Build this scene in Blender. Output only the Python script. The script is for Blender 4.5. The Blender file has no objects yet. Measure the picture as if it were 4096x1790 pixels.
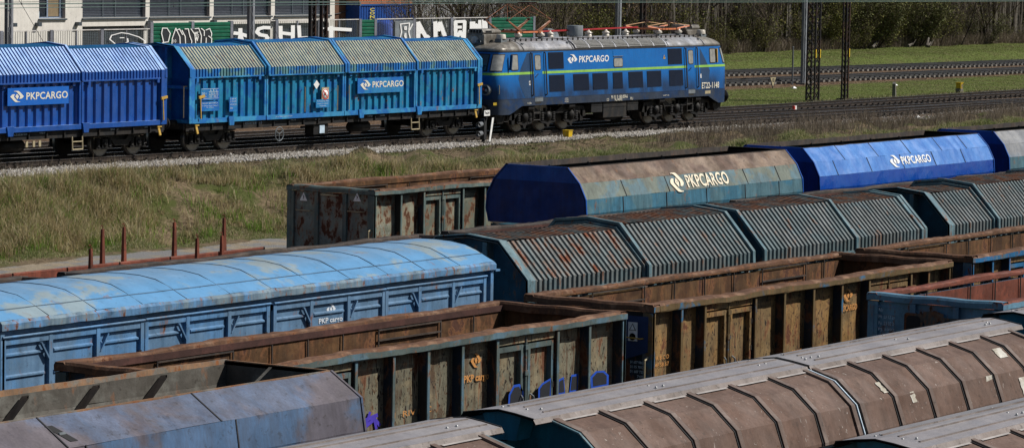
import bpy, math, random
import numpy as np
from mathutils import Matrix, Vector
from math import pi, sin, cos, radians, sqrt
random.seed(7); rng = np.random.default_rng(11)
for s in list(bpy.data.scenes): pass
scene = bpy.context.scene
COL = scene.collection
# ------------------------------------------------------------------ materials
def rgb(c): return (c[0], c[1], c[2], 1.0)
class NT:
    def __init__(s, name):
        s.m = bpy.data.materials.new(name); s.m.use_nodes = True
        s.t = s.m.node_tree; s.t.nodes.clear()
        s.out = s.t.nodes.new('ShaderNodeOutputMaterial')
        s.b = s.t.nodes.new('ShaderNodeBsdfPrincipled')
        s.t.links.new(s.b.outputs[0], s.out.inputs[0])
    def n(s, t, **k):
        o = s.t.nodes.new(t)
        for a, v in k.items(): setattr(o, a, v)
        return o
    def l(s, a, b): s.t.links.new(a, b)
    def set(s, sock, v):
        if isinstance(v, bpy.types.NodeSocket): s.l(v, sock)
        elif isinstance(v, (tuple, list)): sock.default_value = rgb(v) if len(sock.default_value) == 4 else v
        else: sock.default_value = v
    def pos(s): return s.n('ShaderNodeNewGeometry').outputs['Position']
    def nz(s):
        g = s.n('ShaderNodeNewGeometry'); x = s.n('ShaderNodeSeparateXYZ'); s.l(g.outputs['Normal'], x.inputs[0]); return x.outputs[2]
    def scale(s, v, sc, off=(0, 0, 0)):
        m = s.n('ShaderNodeMapping'); s.l(v, m.inputs[0]); m.inputs['Scale'].default_value = sc; m.inputs['Location'].default_value = off; return m.outputs[0]
    def noise(s, v, sc=1, det=5, rough=.55, dist=0):
        o = s.n('ShaderNodeTexNoise'); s.l(v, o.inputs['Vector']); o.inputs['Scale'].default_value = sc
        o.inputs['Detail'].default_value = det; o.inputs['Roughness'].default_value = rough; o.inputs['Distortion'].default_value = dist
        return o.outputs[0]
    def ramp(s, f, a, b, lo=0., hi=1.):
        o = s.n('ShaderNodeMapRange'); o.interpolation_type = 'SMOOTHSTEP'; s.set(o.inputs[0], f)
        o.inputs[1].default_value = a; o.inputs[2].default_value = b; o.inputs[3].default_value = lo; o.inputs[4].default_value = hi
        return o.outputs[0]
    def math(s, op, a, b=0.):
        o = s.n('ShaderNodeMath', operation=op); s.set(o.inputs[0], a); s.set(o.inputs[1], b); return o.outputs[0]
    def mix(s, f, a, b, mode='MIX'):
        o = s.n('ShaderNodeMix', data_type='RGBA', blend_type=mode)
        s.set(o.inputs[0], f); s.set(o.inputs[6], a); s.set(o.inputs[7], b); return o.outputs[2]
    def bump(s, h, st=.2, dist=.02):
        o = s.n('ShaderNodeBump'); o.inputs['Strength'].default_value = st; o.inputs['Distance'].default_value = dist
        s.l(h, o.inputs['Height']); s.l(o.outputs[0], s.b.inputs['Normal'])
MATS = {}
def paint(name, base, alt=None, aamt=.5, ascale=.7, rust=0., rscale=2.2, rcol=(.10, .038, .018), rstretch=.5, chalk_toplight=None, camt=0., cz=(.2, .8),
          grime=.35, streak=.4, rough=.5, bump=.15, metal=0., zg=None, dent=.0, scratch=0., scol=(.02, .014, .01), spec=.28, drip=0.):
    N = NT(name); P = N.pos(); c = N.n('ShaderNodeRGB').outputs[0]; c.default_value = rgb(base)
    if alt:
        f = N.ramp(N.noise(P, ascale, 7, .62, .4), .62 - .3 * aamt - .05, .62 - .3 * aamt + .05)
        c = N.mix(f, c, alt)
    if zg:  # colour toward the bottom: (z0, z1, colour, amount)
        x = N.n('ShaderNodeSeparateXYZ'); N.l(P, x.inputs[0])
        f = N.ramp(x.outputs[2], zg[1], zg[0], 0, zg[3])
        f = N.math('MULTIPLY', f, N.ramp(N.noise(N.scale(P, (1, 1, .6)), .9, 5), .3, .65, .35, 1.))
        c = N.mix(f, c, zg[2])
    if chalk_toplight:  # paler up-facing faces: chalked paint, on some wagons sky light painted in
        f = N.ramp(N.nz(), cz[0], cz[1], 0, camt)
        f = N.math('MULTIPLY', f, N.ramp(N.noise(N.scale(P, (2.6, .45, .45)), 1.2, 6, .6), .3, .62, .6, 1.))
        c = N.mix(f, c, chalk_toplight)
    st = N.noise(N.scale(P, (5.5, 5.5, .45)), 1., 5, .6)
    if streak: c = N.mix(N.ramp(st, .42, .66, 0, streak), c, (base[0] * .35 + .01, base[1] * .35 + .008, base[2] * .35 + .006))
    if drip:
        d1_ = N.noise(N.scale(P, (4.5, 4.5, .42), (3, 1, 2)), 1.3, 7, .7, .3); d2_ = N.noise(P, 1.1, 5, .6)
        c = N.mix(N.math('MULTIPLY', N.ramp(d1_, .50, .60), N.ramp(d2_, .38, .58, .15, drip)), c, (.075, .034, .016))
    if streak:
        fs_ = N.noise(N.scale(P, (26, 26, .8)), 1., 3, .6); c = N.mix(N.ramp(fs_, .35, .65, 0, .22), c, (base[0] * .5, base[1] * .5, base[2] * .5))
    if grime:
        gd = N.noise(P, 7.5, 8, .7); c = N.mix(N.ramp(gd, .56, .66, 0, min(.5, grime)), c, (.03, .024, .018))
        g = N.noise(P, 1.7, 8, .65)
        c = N.mix(grime, c, N.mix(N.ramp(g, .35, .7), (.45, .42, .38), (1.12, 1.11, 1.10)), 'MULTIPLY')
    rn = None
    if scratch:
        s1 = N.noise(N.scale(P, (7, 7, 2.6)), 1.3, 3, .5, 2.2)
        c = N.mix(N.ramp(s1, .70 - .07 * scratch, .72 - .07 * scratch), c, scol)
        s2 = N.noise(N.scale(P, (3.2, 3.2, 2.2), (5, 5, 5)), 2.2, 6, .7, 1.6)
        c = N.mix(N.ramp(s2, .66 - .05 * scratch, .68 - .05 * scratch), c, (.075, .035, .016))
    if rust:
        r = N.noise(N.scale(P, (1, 1, rstretch)), rscale, 9, .68, .3); t = .70 - .28 * rust
        c = N.mix(N.ramp(r, t - .07, t + .01, 0, .55), c, (.24, .10, .04))
        rc = N.mix(N.noise(P, 14, 5), (rcol[0] * .5, rcol[1] * .5, rcol[2] * .5), (rcol[0] * 1.7, rcol[1] * 1.7, rcol[2] * 1.7))
        rn = N.ramp(r, t, t + .03); c = N.mix(rn, c, rc)
    N.l(c, N.b.inputs['Base Color'])
    ro = N.ramp(N.noise(P, 2.5, 6), .3, .7, max(.05, rough - .1), min(1, rough + .15))
    if rn: ro = N.math('MAXIMUM', ro, N.math('MULTIPLY', rn, .9))
    N.l(ro, N.b.inputs['Roughness']); N.b.inputs['Metallic'].default_value = metal
    N.b.inputs['Specular IOR Level'].default_value = spec
    h = N.noise(P, 9, 6, .6)
    if rn: h = N.math('SUBTRACT', h, N.math('MULTIPLY', rn, .5))
    if dent: h = N.math('ADD', h, N.math('MULTIPLY', N.noise(P, 1.3, 2, .5), dent * 6))
    N.bump(h, bump, .03)
    MATS[name] = N.m; return N.m
def flat(name, col, rough=.6, metal=0., var=.15, spec=.5):
    N = NT(name); P = N.pos()
    f = N.noise(P, 6, 5)
    c = N.mix(N.ramp(f, .3, .7), tuple(x * (1 - var) for x in col), tuple(min(1, x * (1 + var)) for x in col))
    N.l(c, N.b.inputs['Base Color']); N.b.inputs['Roughness'].default_value = rough; N.b.inputs['Metallic'].default_value = metal
    N.b.inputs['Specular IOR Level'].default_value = spec
    MATS[name] = N.m; return N.m
def worn(name, col, hole=.45, sc=9):   # lettering with worn gaps that let the paint below show
    N = NT(name); P = N.pos(); N.b.inputs['Base Color'].default_value = rgb(col); N.b.inputs['Roughness'].default_value = .6
    f = N.ramp(N.noise(N.scale(P, (1, 1, .6)), sc, 6, .65), hole - .04, hole + .04)
    N.l(f, N.b.inputs['Alpha']); MATS[name] = N.m; return N.m
def islands(name, cols, rough=.8, patch=None, trans=0.):   # blades / stones: a colour per piece
    N = NT(name); g = N.n('ShaderNodeNewGeometry'); r = N.n('ShaderNodeValToRGB'); N.l(g.outputs['Random Per Island'], r.inputs[0])
    e = r.color_ramp.elements
    while len(e) < len(cols): e.new(.5)
    for i, cc in enumerate(cols): e[i].position = i / (len(cols) - 1); e[i].color = rgb(cc)
    c = r.outputs[0]
    if patch:
        f = N.ramp(N.noise(N.pos(), patch[1], 5, .6), patch[2], patch[3]); c = N.mix(N.math('MULTIPLY', f, patch[4]), c, patch[0])
    N.l(c, N.b.inputs['Base Color']); N.b.inputs['Roughness'].default_value = rough; N.b.inputs['Specular IOR Level'].default_value = .2
    if trans:
        tr = N.n('ShaderNodeBsdfTranslucent'); mx = N.n('ShaderNodeMixShader'); mx.inputs[0].default_value = trans; N.l(c, tr.inputs[0]); N.l(N.b.outputs[0], mx.inputs[1]); N.l(tr.outputs[0], mx.inputs[2]); N.l(mx.outputs[0], N.out.inputs[0])
    MATS[name] = N.m; return N.m
# ------------------------------------------------------------------ mesh builder
class MB:
    def __init__(s): s.v = []; s.f = []; s.sm = []
    def add(s, vs, fs, smooth=False):
        o = len(s.v); s.v += [tuple(v) for v in vs]; s.f += [tuple(i + o for i in f) for f in fs]; s.sm += [smooth] * len(fs); return s
    def box(s, x0, x1, y0, y1, z0, z1):
        return s.add([(x0, y0, z0), (x1, y0, z0), (x1, y1, z0), (x0, y1, z0), (x0, y0, z1), (x1, y0, z1), (x1, y1, z1), (x0, y1, z1)],
                     [(0, 3, 2, 1), (4, 5, 6, 7), (0, 1, 5, 4), (1, 2, 6, 5), (2, 3, 7, 6), (3, 0, 4, 7)])
    def quad(s, *p): return s.add(p, [tuple(range(len(p)))])
    def bar(s, p, q, w, h=None, up=(0, 0, 1)):
        p = Vector(p); q = Vector(q); h = h or w; d = (q - p).normalized(); u = Vector(up)
        if abs(d.dot(u)) > .95: u = Vector((0, 1, 0))
        a = d.cross(u).normalized() * (w / 2); b = a.cross(d).normalized() * (h / 2)
        vs = [p - a - b, p + a - b, p + a + b, p - a + b, q - a - b, q + a - b, q + a + b, q - a + b]
        return s.add(vs, [(0, 1, 2, 3), (7, 6, 5, 4), (0, 4, 5, 1), (1, 5, 6, 2), (2, 6, 7, 3), (3, 7, 4, 0)])
    def tube(s, p, q, r0, r1=None, n=8, cap=True, smooth=True):
        p = Vector(p); q = Vector(q); r1 = r0 if r1 is None else r1; d = (q - p)
        if d.length < 1e-6: return s
        d.normalize(); u = Vector((0, 0, 1)) if abs(d.z) < .9 else Vector((1, 0, 0))
        a = d.cross(u).normalized(); b = a.cross(d)
        vs = []
        for c, r in ((p, r0), (q, r1)):
            for i in range(n):
                t = 2 * pi * i / n; vs.append(c + a * (cos(t) * r) + b * (sin(t) * r))
        fs = [(i, (i + 1) % n, n + (i + 1) % n, n + i) for i in range(n)]
        s.add(vs, fs, smooth)
        if cap: s.add(vs, [tuple(range(n - 1, -1, -1)), tuple(range(n, 2 * n))])
        return s
    def path(s, pts, r, n=6):
        for a, b in zip(pts[:-1], pts[1:]): s.tube(a, b, r, r, n)
        return s
    def lathe(s, c, prof, n=16, axis='z'):   # prof: (r, h)
        vs = []
        for r, h in prof:
            for i in range(n):
                t = 2 * pi * i / n; a, b = cos(t) * r, sin(t) * r
                v = (a, b, h) if axis == 'z' else ((a, h, b) if axis == 'y' else (h, a, b))
                vs.append((c[0] + v[0], c[1] + v[1], c[2] + v[2]))
        fs = []
        for k in range(len(prof) - 1):
            for i in range(n): fs.append((k * n + i, k * n + (i + 1) % n, (k + 1) * n + (i + 1) % n, (k + 1) * n + i))
        s.add(vs, fs, True); m = len(prof) - 1
        s.add(vs, [tuple(range(n)), tuple(range(m * n, m * n + n))]); return s
    def prism(s, prof, x0, x1, cap=True):    # closed (y,z) outline along x
        n = len(prof); vs = [(x0, y, z) for y, z in prof] + [(x1, y, z) for y, z in prof]
        fs = [(i, (i + 1) % n, n + (i + 1) % n, n + i) for i in range(n)]
        if cap: fs += [tuple(range(n - 1, -1, -1)), tuple(range(n, 2 * n))]
        return s.add(vs, fs)
    def prismy(s, prof, y0, y1):             # closed (x,z) outline along y
        n = len(prof); vs = [(x, y0, z) for x, z in prof] + [(x, y1, z) for x, z in prof]
        return s.add(vs, [(i, (i + 1) % n, n + (i + 1) % n, n + i) for i in range(n)] + [tuple(range(n - 1, -1, -1)), tuple(range(n, 2 * n))])
    def sheet(s, prof, xs, wob=0., seed=0):  # open (y,z) profile swept along stations
        r = random.Random(seed); k = len(prof); vs = []
        for x in xs:
            for y, z in prof: vs.append((x, y + r.uniform(-wob, wob), z + r.uniform(-wob, wob)))
        fs = [(i * k + j, i * k + j + 1, (i + 1) * k + j + 1, (i + 1) * k + j) for i in range(len(xs) - 1) for j in range(k - 1)]
        return s.add(vs, fs)
    def strip(s, prof, x0, x1, t):           # thin band laid on an open profile (a seam or a rib)
        t = abs(t); nn = normals(prof); out = [(y + a * t, z + b * t) for (y, z), (a, b) in zip(prof, nn)]
        vs = []
        for x in (x0, x1): vs += [(x, y, z) for y, z in out]
        k = len(prof); vs += [(x0, y, z) for y, z in prof] + [(x1, y, z) for y, z in prof]
        fs = []
        for j in range(k - 1): fs += [(j, j + 1, k + j + 1, k + j), (2 * k + j, 2 * k + j + 1, j + 1, j), (k + j, k + j + 1, 3 * k + j + 1, 3 * k + j)]
        fs += [(0, k, 3 * k, 2 * k), (k - 1, 2 * k - 1, 4 * k - 1, 3 * k - 1)]
        return s.add(vs, fs)
    def corr(s, prof, x0, x1, pitch, d, sag=0., gr=.26):  # trapezoid corrugated sheet
        nn = normals(prof); vs = []; x = x0; st = [(x0, 0)]; n = max(1, round((x1 - x0) / pitch)); p = (x1 - x0) / n
        for i in range(n):
            b = x0 + i * p; e = .09 * p; w_ = gr * p
            st += [(b + (p - w_) * .5 - e, 0), (b + (p - w_) * .5, d), (b + (p + w_) * .5, d), (b + (p + w_) * .5 + e, 0)]
        st += [(x1, 0)]; k = len(prof)
        for j, (x, o) in enumerate(st):
            w = sag * sin(x * 2.1) * sin(x * .7 + 1) if sag else 0
            for (y, z), (a, b) in zip(prof, nn): vs.append((x, y + a * o, z + b * o + w))
        fs = [(i * k + j, i * k + j + 1, (i + 1) * k + j + 1, (i + 1) * k + j) for i in range(len(st) - 1) for j in range(k - 1)]
        return s.add(vs, fs)
def normals(prof):
    out = []
    for i in range(len(prof)):
        a = prof[max(0, i - 1)]; b = prof[min(len(prof) - 1, i + 1)]
        dy, dz = b[0] - a[0], b[1] - a[1]; L = sqrt(dy * dy + dz * dz) or 1; out.append((-dz / L, dy / L))
    return out
def obj(name, mb, m, parent=None, label=None, bevel=0.):
    me = bpy.data.meshes.new(name)
    if isinstance(mb, MB):
        me.from_pydata(mb.v, [], mb.f); me.update()
        if any(mb.sm): me.polygons.foreach_set('use_smooth', mb.sm)
    else: me = mb
    if m: me.materials.clear(); me.materials.append(MATS[m] if isinstance(m, str) else m)
    o = bpy.data.objects.new(name, me); COL.objects.link(o)
    if parent: o.parent = parent
    if label: o['label'] = label
    if bevel:
        b = o.modifiers.new('bevel', 'BEVEL'); b.width = bevel; b.segments = 2; b.limit_method = 'ANGLE'
    return o
def thing(name, label, cat, loc=(0, 0, 0), rotz=0., group=None, roty=0.):
    o = bpy.data.objects.new(name, None); COL.objects.link(o); o.location = loc; o.rotation_euler = (0, roty, rotz)
    o.empty_display_size = .2
    o['label'] = label; o['category'] = cat
    if group: o['group'] = group
    return o
def tag(o, label=None, cat=None, group=None, kind=None):
    if label: o['label'] = label
    if cat: o['category'] = cat
    if group: o['group'] = group
    if kind: o['kind'] = kind
    return o
def place(o, org, xd, ud):
    x = Vector(xd).normalized(); u = Vector(ud).normalized(); n = x.cross(u)
    o.matrix_local = Matrix(((x.x, u.x, n.x, org[0]), (x.y, u.y, n.y, org[1]), (x.z, u.z, n.z, org[2]), (0, 0, 0, 1)))
    return o
_tc = {}
def textmesh(body, size=1., sx=1., bold=0., sp=1., align='LEFT'):
    k = (body, size, sx, bold, sp, align)
    if k not in _tc:
        c = bpy.data.curves.new('t', 'FONT'); c.body = body; c.size = size; c.offset = bold; c.space_character = sp; c.align_x = align
        c.resolution_u = 3
        t = bpy.data.objects.new('t', c); COL.objects.link(t)
        dg = bpy.context.evaluated_depsgraph_get(); me = bpy.data.meshes.new_from_object(t.evaluated_get(dg))
        bpy.data.objects.remove(t); me.transform(Matrix.Diagonal((sx, 1, 1, 1))); _tc[k] = me
    return _tc[k].copy()
def text(parent, body, w, h, org, m, xd=(1, 0, 0), ud=(0, 0, 1), name='lettering', bold=.012, sp=1.):
    me = textmesh(body, 1., 1., bold, sp)
    n = len(me.vertices)
    if not n: return None
    a = np.empty(n * 3); me.vertices.foreach_get('co', a); a = a.reshape(-1, 3)
    lo = a.min(0); hi = a.max(0)
    a[:, 0] = (a[:, 0] - lo[0]) / (hi[0] - lo[0]) * w; a[:, 1] = (a[:, 1] - lo[1]) / (hi[1] - lo[1]) * h; a[:, 2] = 0
    me.vertices.foreach_set('co', a.ravel()); me.update()
    return place(obj(name, me, m, parent), org, xd, ud)
EMB = [[(-220, 0), (-170, 70), (-135, 92), (-65, 92), (-95, 30), (-100, 5), (-90, -30), (5, -170), (55, -200), (103, -200), (95, -220), (-25, -220), (-65, -205), (-100, -165)],
       [(220, 0), (170, -70), (135, -92), (65, -92), (95, -30), (100, -5), (90, 30), (-5, 170), (-55, 200), (-103, 200), (-95, 220), (25, 220), (65, 205), (100, 165)],
       [(-10, 98), (10, 95), (62, 0), (15, -102), (0, -100), (-58, 5)]]
def emblem(parent, w, h, org, m, xd=(1, 0, 0), ud=(0, 0, 1)):
    mb = MB()
    for p in EMB:
        mb.add([(x / 440 * w, y / 440 * h, 0) for x, y in p], [tuple(range(len(p)))])
    return place(obj('emblem', mb, m, parent), org, xd, ud)
def logo(parent, x0, z0, W, org_y, m, slope=None, body='PKPCARGO', hs=1.):
    # x0,z0: left end and mid height of the whole mark; slope: in-plane up direction
    ud = slope or (0, 0, 1); k = W / 3.18
    u = Vector(ud).normalized()
    e = emblem(parent, .75 * k, .41 * k * hs, (x0 + .37 * k, org_y, z0), m, ud=ud)
    t = Vector((x0 + .88 * k, org_y, z0)) - u * (.135 * k * hs)
    text(parent, body, 2.32 * k, .27 * k * hs, t, m, ud=ud, bold=.02, sp=1.05)
    return e
def strokes(parent, lines, w, y, m, name='graffiti', wz=None, local=(0, 0)):
    mb = MB(); wz = wz or w; d = 0
    for ln in lines:
        for (a, b), (c, e) in zip(ln[:-1], ln[1:]):
            dx, dz = c - a, e - b; L = sqrt((dx * .55) ** 2 + dz * dz) or 1; nx, nz = -dz / L * w, dx * .55 / L * wz
            d += 1; yy = y - .0006 * (d % 40)
            ex, ez = dx / max(L, .01) * w * .3, dz / max(L, .01) * wz * .3
            mb.quad((a + nx - ex, yy, b + nz - ez), (a - nx - ex, yy, b - nz - ez), (c - nx + ex, yy, e - nz + ez), (c + nx + ex, yy, e + nz + ez))
    return obj(name, mb, m, parent)
def fr(a, b, n): return [a + (b - a) * i / n for i in range(n + 1)]
SUN_E = 4.8; SKY_E = .055
# ------------------------------------------------------------------ paint palette
RB = (.095, .040, .022)
paint('rim_rust', (.24, .135, .08), (.14, .07, .04), .6, 2.5, rust=.3, rscale=4, grime=.6, streak=.2, rough=.8, bump=.4, dent=.3)
paint('inner_rust', (.10, .045, .018), (.145, .075, .03), .5, 1.1, drip=.6, rust=.45, rscale=1.6, rcol=(.07, .03, .018), grime=.8, streak=.45, rough=.8, bump=.35, dent=1.)
paint('inner_band', (.105, .045, .036), (.07, .032, .026), .5, 2, grime=.6, streak=.3, rough=.75, bump=.3)
paint('red_oxide', (.24, .068, .038), (.17, .05, .03), .5, 1.6, grime=.6, streak=.5, rough=.7, bump=.3, dent=.5)
paint('dark_rust', (.06, .052, .048), (.09, .068, .055), .4, 2, rust=.1, grime=.6, streak=.4, rough=.75, bump=.3)
paint('coal_inside', (.016, .013, .012), (.03, .022, .018), .4, 1.5, grime=.4, rough=.9)
paint('frame_black', (.015, .016, .018), (.035, .03, .026), .3, 3, grime=.5, streak=.3, rough=.7, bump=.3)
paint('bogie_black', (.009, .009, .010), (.022, .019, .016), .3, 4, grime=.5, streak=.2, rough=.65, bump=.3)
paint('olive_panel', (.29, .245, .155), (.19, .185, .135), .5, .9, drip=.85, rust=.40, rscale=3.5, rstretch=.35, grime=.5, streak=.35, rough=.65, bump=.25, scratch=1.35, dent=.8)
paint('ochre_panel', (.33, .195, .072), (.22, .15, .07), .5, .9, drip=.75, rust=.34, rscale=3.5, grime=.5, streak=.35, rough=.65, bump=.25, scratch=1.4, dent=.8)
paint('greygreen_panel', (.30, .30, .225), (.17, .19, .15), .4, .8, rust=.60, rscale=4.8, rcol=(.085, .036, .018), rstretch=.6, grime=.5, streak=.35, rough=.65, bump=.3, dent=.5)
paint('greygreen_dark', (.32, .36, .31), (.24, .28, .26), .45, .8, rust=.60, rscale=4.2, rcol=(.09, .035, .02), rstretch=.6, grime=.5, streak=.3, rough=.65, bump=.3)
paint('post_bluegrey', (.105, .185, .235), (.10, .13, .12), .45, 1.5, rust=.25, rscale=5, grime=.4, streak=.3, rough=.6)
paint('post_green', (.12, .175, .17), (.17, .20, .175), .4, 1.5, rust=.3, rscale=5, grime=.4, rough=.6)
paint('post_ochre', (.16, .11, .05), (.03, .17, .33), .1, 1.0, rust=.3, rscale=5, grime=.4, rough=.6)
paint('bright_blue_trim', (.02, .16, .36), (.11, .17, .2), .35, 1.2, rust=.35, rscale=5, grime=.35, rough=.55)
paint('end_dark', (.035, .038, .038), (.02, .04, .07), .4, 1.0, rust=.4, grime=.5, rough=.7)
paint('slate_hood', (.12, .165, .175), (.17, .19, .19), .45, 1.2, rust=.22, rscale=3.4, rstretch=.35, grime=.5, streak=.35, rough=.55, bump=.2)
paint('slate_hood_rusty', (.14, .18, .185), (.19, .205, .20), .45, 1.2, drip=.5, rust=.46, rscale=2.4, rcol=(.15, .055, .03), rstretch=.35, grime=.5, streak=.3, rough=.6, bump=.3)
paint('hood_top_rust', (.085, .045, .032), (.085, .105, .105), .45, 2.4, rust=.5, rscale=2.2, grime=.6, streak=.2, rough=.75, bump=.3)
paint('slate_edge', (.10, .19, .23), (.15, .24, .27), .4, 1.5, rust=.32, rscale=4, grime=.4, rough=.55)
paint('end_teal', (.022, .105, .165), (.03, .08, .12), .4, 1, rust=.28, rscale=3, grime=.5, streak=.3, rough=.6)
paint('van_side', (.115, .27, .50), (.14, .25, .39), .45, .8, rust=.14, rscale=4, grime=.4, streak=.35, rough=.5, bump=.15, dent=.4)
paint('van_roof', (.125, .31, .54), (.26, .34, .38), .22, .9, drip=.0, rust=.05, rscale=1.5, chalk_toplight=(.38, .36, .30), camt=.22, cz=(.93, 1.), grime=.22, streak=.0, rough=.5, bump=.1, dent=.4)
paint('van_eave', (.12, .28, .50), (.20, .28, .33), .35, 1.5, rust=.36, rscale=7, rstretch=.4, grime=.5, streak=.6, rough=.6)
paint('roof_seam_blue', (.12, .17, .22), grime=.3, rough=.8)
paint('seam_dark', (.05, .05, .055), grime=.3, rough=.8)
paint('navy_end', (.004, .032, .20), (.006, .045, .25), .3, 1, grime=.4, streak=.3, rough=.5)
paint('navy_end_top', (.006, .075, .38), (.01, .10, .44), .3, 1, grime=.3, streak=.2, rough=.45)
paint('dusty_brown', (.17, .115, .09), (.27, .20, .15), .5, .8, rust=.1, grime=.9, streak=.1, rough=.7, bump=.2, dent=.4)
paint('hopper_teal', (.17, .20, .165), (.11, .20, .24), .45, .9, rust=.18, rscale=3, grime=.35, streak=.45, rough=.5, dent=.4)
paint('hopper_teal_low', (.06, .19, .28), (.10, .2, .24), .4, .9, rust=.15, rscale=3, grime=.35, streak=.5, rough=.45)
paint('hopper_blue', (.003, .06, .36), (.005, .075, .38), .4, .7, chalk_toplight=(.13, .32, .72), camt=.9, cz=(.25, .5), grime=.10, streak=.05, rough=.28, bump=.10, dent=1.2, spec=.7)  # pale tone of the sloped bands is light put into the colour
paint('hopper_silver', (.26, .265, .27), (.16, .24, .32), .3, .6, chalk_toplight=(.4, .4, .4), camt=.5, grime=.4, streak=.2, rough=.3, dent=1., spec=.7)
paint('chute_blue', (.02, .09, .14), grime=.5, rough=.7)
paint('mauve_blue', (.125, .115, .14), (.085, .16, .29), .4, .4, rust=.0, grime=.45, streak=.25, rough=.5, chalk_toplight=(.19, .16, .165), camt=.45, bump=.12, dent=.5)
paint('grey_inside', (.17, .165, .145), (.11, .10, .085), .5, 1.2, rust=.2, grime=.7, streak=.3, rough=.8, bump=.3)
paint('panto_brown', (.26, .10, .045), grime=.4, rough=.6)
paint('rust_lip', (.22, .20, .17), (.30, .17, .09), .5, 1.3, rust=.42, rscale=3, rcol=(.2, .08, .03), grime=.5, rough=.75, bump=.3)
paint('mauve_panel', (.140, .084, .062), (.165, .106, .082), .5, .9, grime=.4, streak=.3, rough=.75, chalk_toplight=(.25, .19, .17), camt=.2, cz=(.5, 1.), bump=.22, dent=1.3, scratch=.15, scol=(.3, .26, .23))
paint('mauve_rib', (.17, .12, .098), (.22, .17, .145), .4, 2, grime=.5, streak=.2, rough=.55)
paint('pale_blue_end', (.15, .31, .43), (.12, .24, .36), .4, 1.2, rust=.3, rscale=4, grime=.35, streak=.3, rough=.6)
paint('lid_grey', (.25, .235, .245), (.30, .285, .29), .4, .5, grime=.2, streak=.05, rough=.42, chalk_toplight=(.36, .34, .345), camt=.4, bump=.1, dent=.3)
paint('lid_lip', (.235, .195, .175), (.28, .245, .23), .5, 1., grime=.5, streak=.3, rough=.55)
paint('teal_body', (.012, .125, .185), (.01, .09, .14), .4, 1, grime=.4, streak=.2, rough=.5)
paint('lid_teal', (.01, .15, .25), grime=.3, rough=.5)
paint('white_scab', (.62, .60, .54), (.45, .42, .35), .45, 4, grime=.5, streak=0, rough=.8, bump=.5)
flat('black_gap', (.008, .008, .009), .8)
# main train
paint('cobalt', (.004, .072, .34), (.006, .085, .38), .4, .8, chalk_toplight=(.36, .57, .95), camt=1.15, cz=(.35, .6), grime=.22, streak=.15, rough=.35, bump=.08, spec=.6)  # pale slope tone paints the sky light on the hoods into the colour
paint('cobalt_end', (.008, .07, .30), (.01, .09, .34), .4, .8, grime=.2, streak=.15, rough=.45)
paint('cyan_paint', (.012, .225, .42), (.005, .13, .40), .26, 1.6, chalk_toplight=(.40, .40, .27), camt=1.5, cz=(.3, .6), rust=.16, rscale=4, grime=.35, streak=.35, rough=.5)
paint('cyan_skirt', (.13, .30, .33), (.008, .16, .52), .52, 2.2, rust=.2, rscale=4, grime=.35, streak=.3, rough=.5)
paint('cyan_trim', (.05, .30, .56), (.02, .17, .52), .4, 1.2, rust=.12, grime=.3, streak=.2, rough=.45)
paint('cyan_end', (.008, .11, .36), (.015, .16, .42), .4, .8, grime=.3, streak=.2, rough=.45)
paint('cobalt_top', (.01, .16, .38), grime=.3, rough=.4)
paint('plate_blue', (.012, .125, .50), rust=.13, rscale=1.8, rcol=(.3, .09, .03), grime=.1, streak=0, rough=.4)
paint('plate_cyan', (.03, .23, .50), (.012, .14, .5), .35, 1.5, grime=.2, streak=.1, rough=.45)
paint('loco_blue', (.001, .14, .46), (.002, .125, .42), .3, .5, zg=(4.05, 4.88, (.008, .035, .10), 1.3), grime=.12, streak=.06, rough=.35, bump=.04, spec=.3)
paint('loco_sill', (.012, .04, .11), (.035, .05, .08), .5, .8, grime=.35, streak=.2, rough=.5)
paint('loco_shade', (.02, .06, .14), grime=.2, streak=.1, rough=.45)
paint('loco_stripe', (.29, .57, .10), grime=.25, streak=.1, rough=.4)
paint('loco_roof', (.46, .47, .50), (.30, .29, .28), .3, .6, chalk_toplight=(.5, .51, .54), camt=.4, cz=(.5, 1.), grime=.45, streak=.2, rough=.38, bump=.08, metal=.25)
paint('loco_roof_end', (.25, .23, .20), (.38, .37, .34), .42, .9, grime=.8, streak=.35, rough=.45, metal=.2)
paint('steel_grey', (.22, .25, .27), grime=.4, rough=.5)
paint('grille_navy', (.006, .018, .05), grime=.2, rough=.6, streak=0)
flat('louvre_light', (.42, .42, .41), .45, .4)
flat('louvre_dark', (.05, .045, .04), .7)
flat('glass_dark', (.02, .055, .075), .06, 0, .1, 1.)
flat('glass_grey', (.26, .26, .245), .18, 0, .2, .8)
flat('cream_panto', (.55, .32, .16), .5); flat('orange_panto', (.52, .155, .06), .5); flat('panto_dark', (.06, .03, .022), .5)
flat('busbar_red', (.33, .015, .02), .45); flat('ceramic', (.55, .50, .42), .3)
flat('rubber', (.012, .012, .014), .7)
flat('wheel_dark', (.020, .018, .017), .6, .2); flat('wheel_rim', (.22, .21, .2), .35, .8)
flat('white_paint', (.80, .80, .77), .6, 0, .06); flat('cream_letter', (.72, .68, .56), .6, 0, .1); flat('yellow_paint', (.62, .42, .03), .5, 0, .2)
flat('handle_cream', (.36, .30, .18), .7); flat('amber', (.50, .31, .05), .6)
flat('ghost_pale', (.36, .33, .31), .8); flat('orange_letter', (.52, .24, .06), .7, 0, .3); flat('ghost_blue', (.50, .62, .72), .7, 0, .2)
worn('worn_letter', (.70, .67, .56), .30, 7); worn('worn_orange', (.55, .25, .07), .36); worn('worn_white', (.66, .70, .74), .36); worn('worn_cream', (.80, .70, .52), .38); worn('chalk_white', (.82, .82, .80), .30, 5)
worn('faint_pale', (.42, .45, .40), .5, 12)
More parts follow.
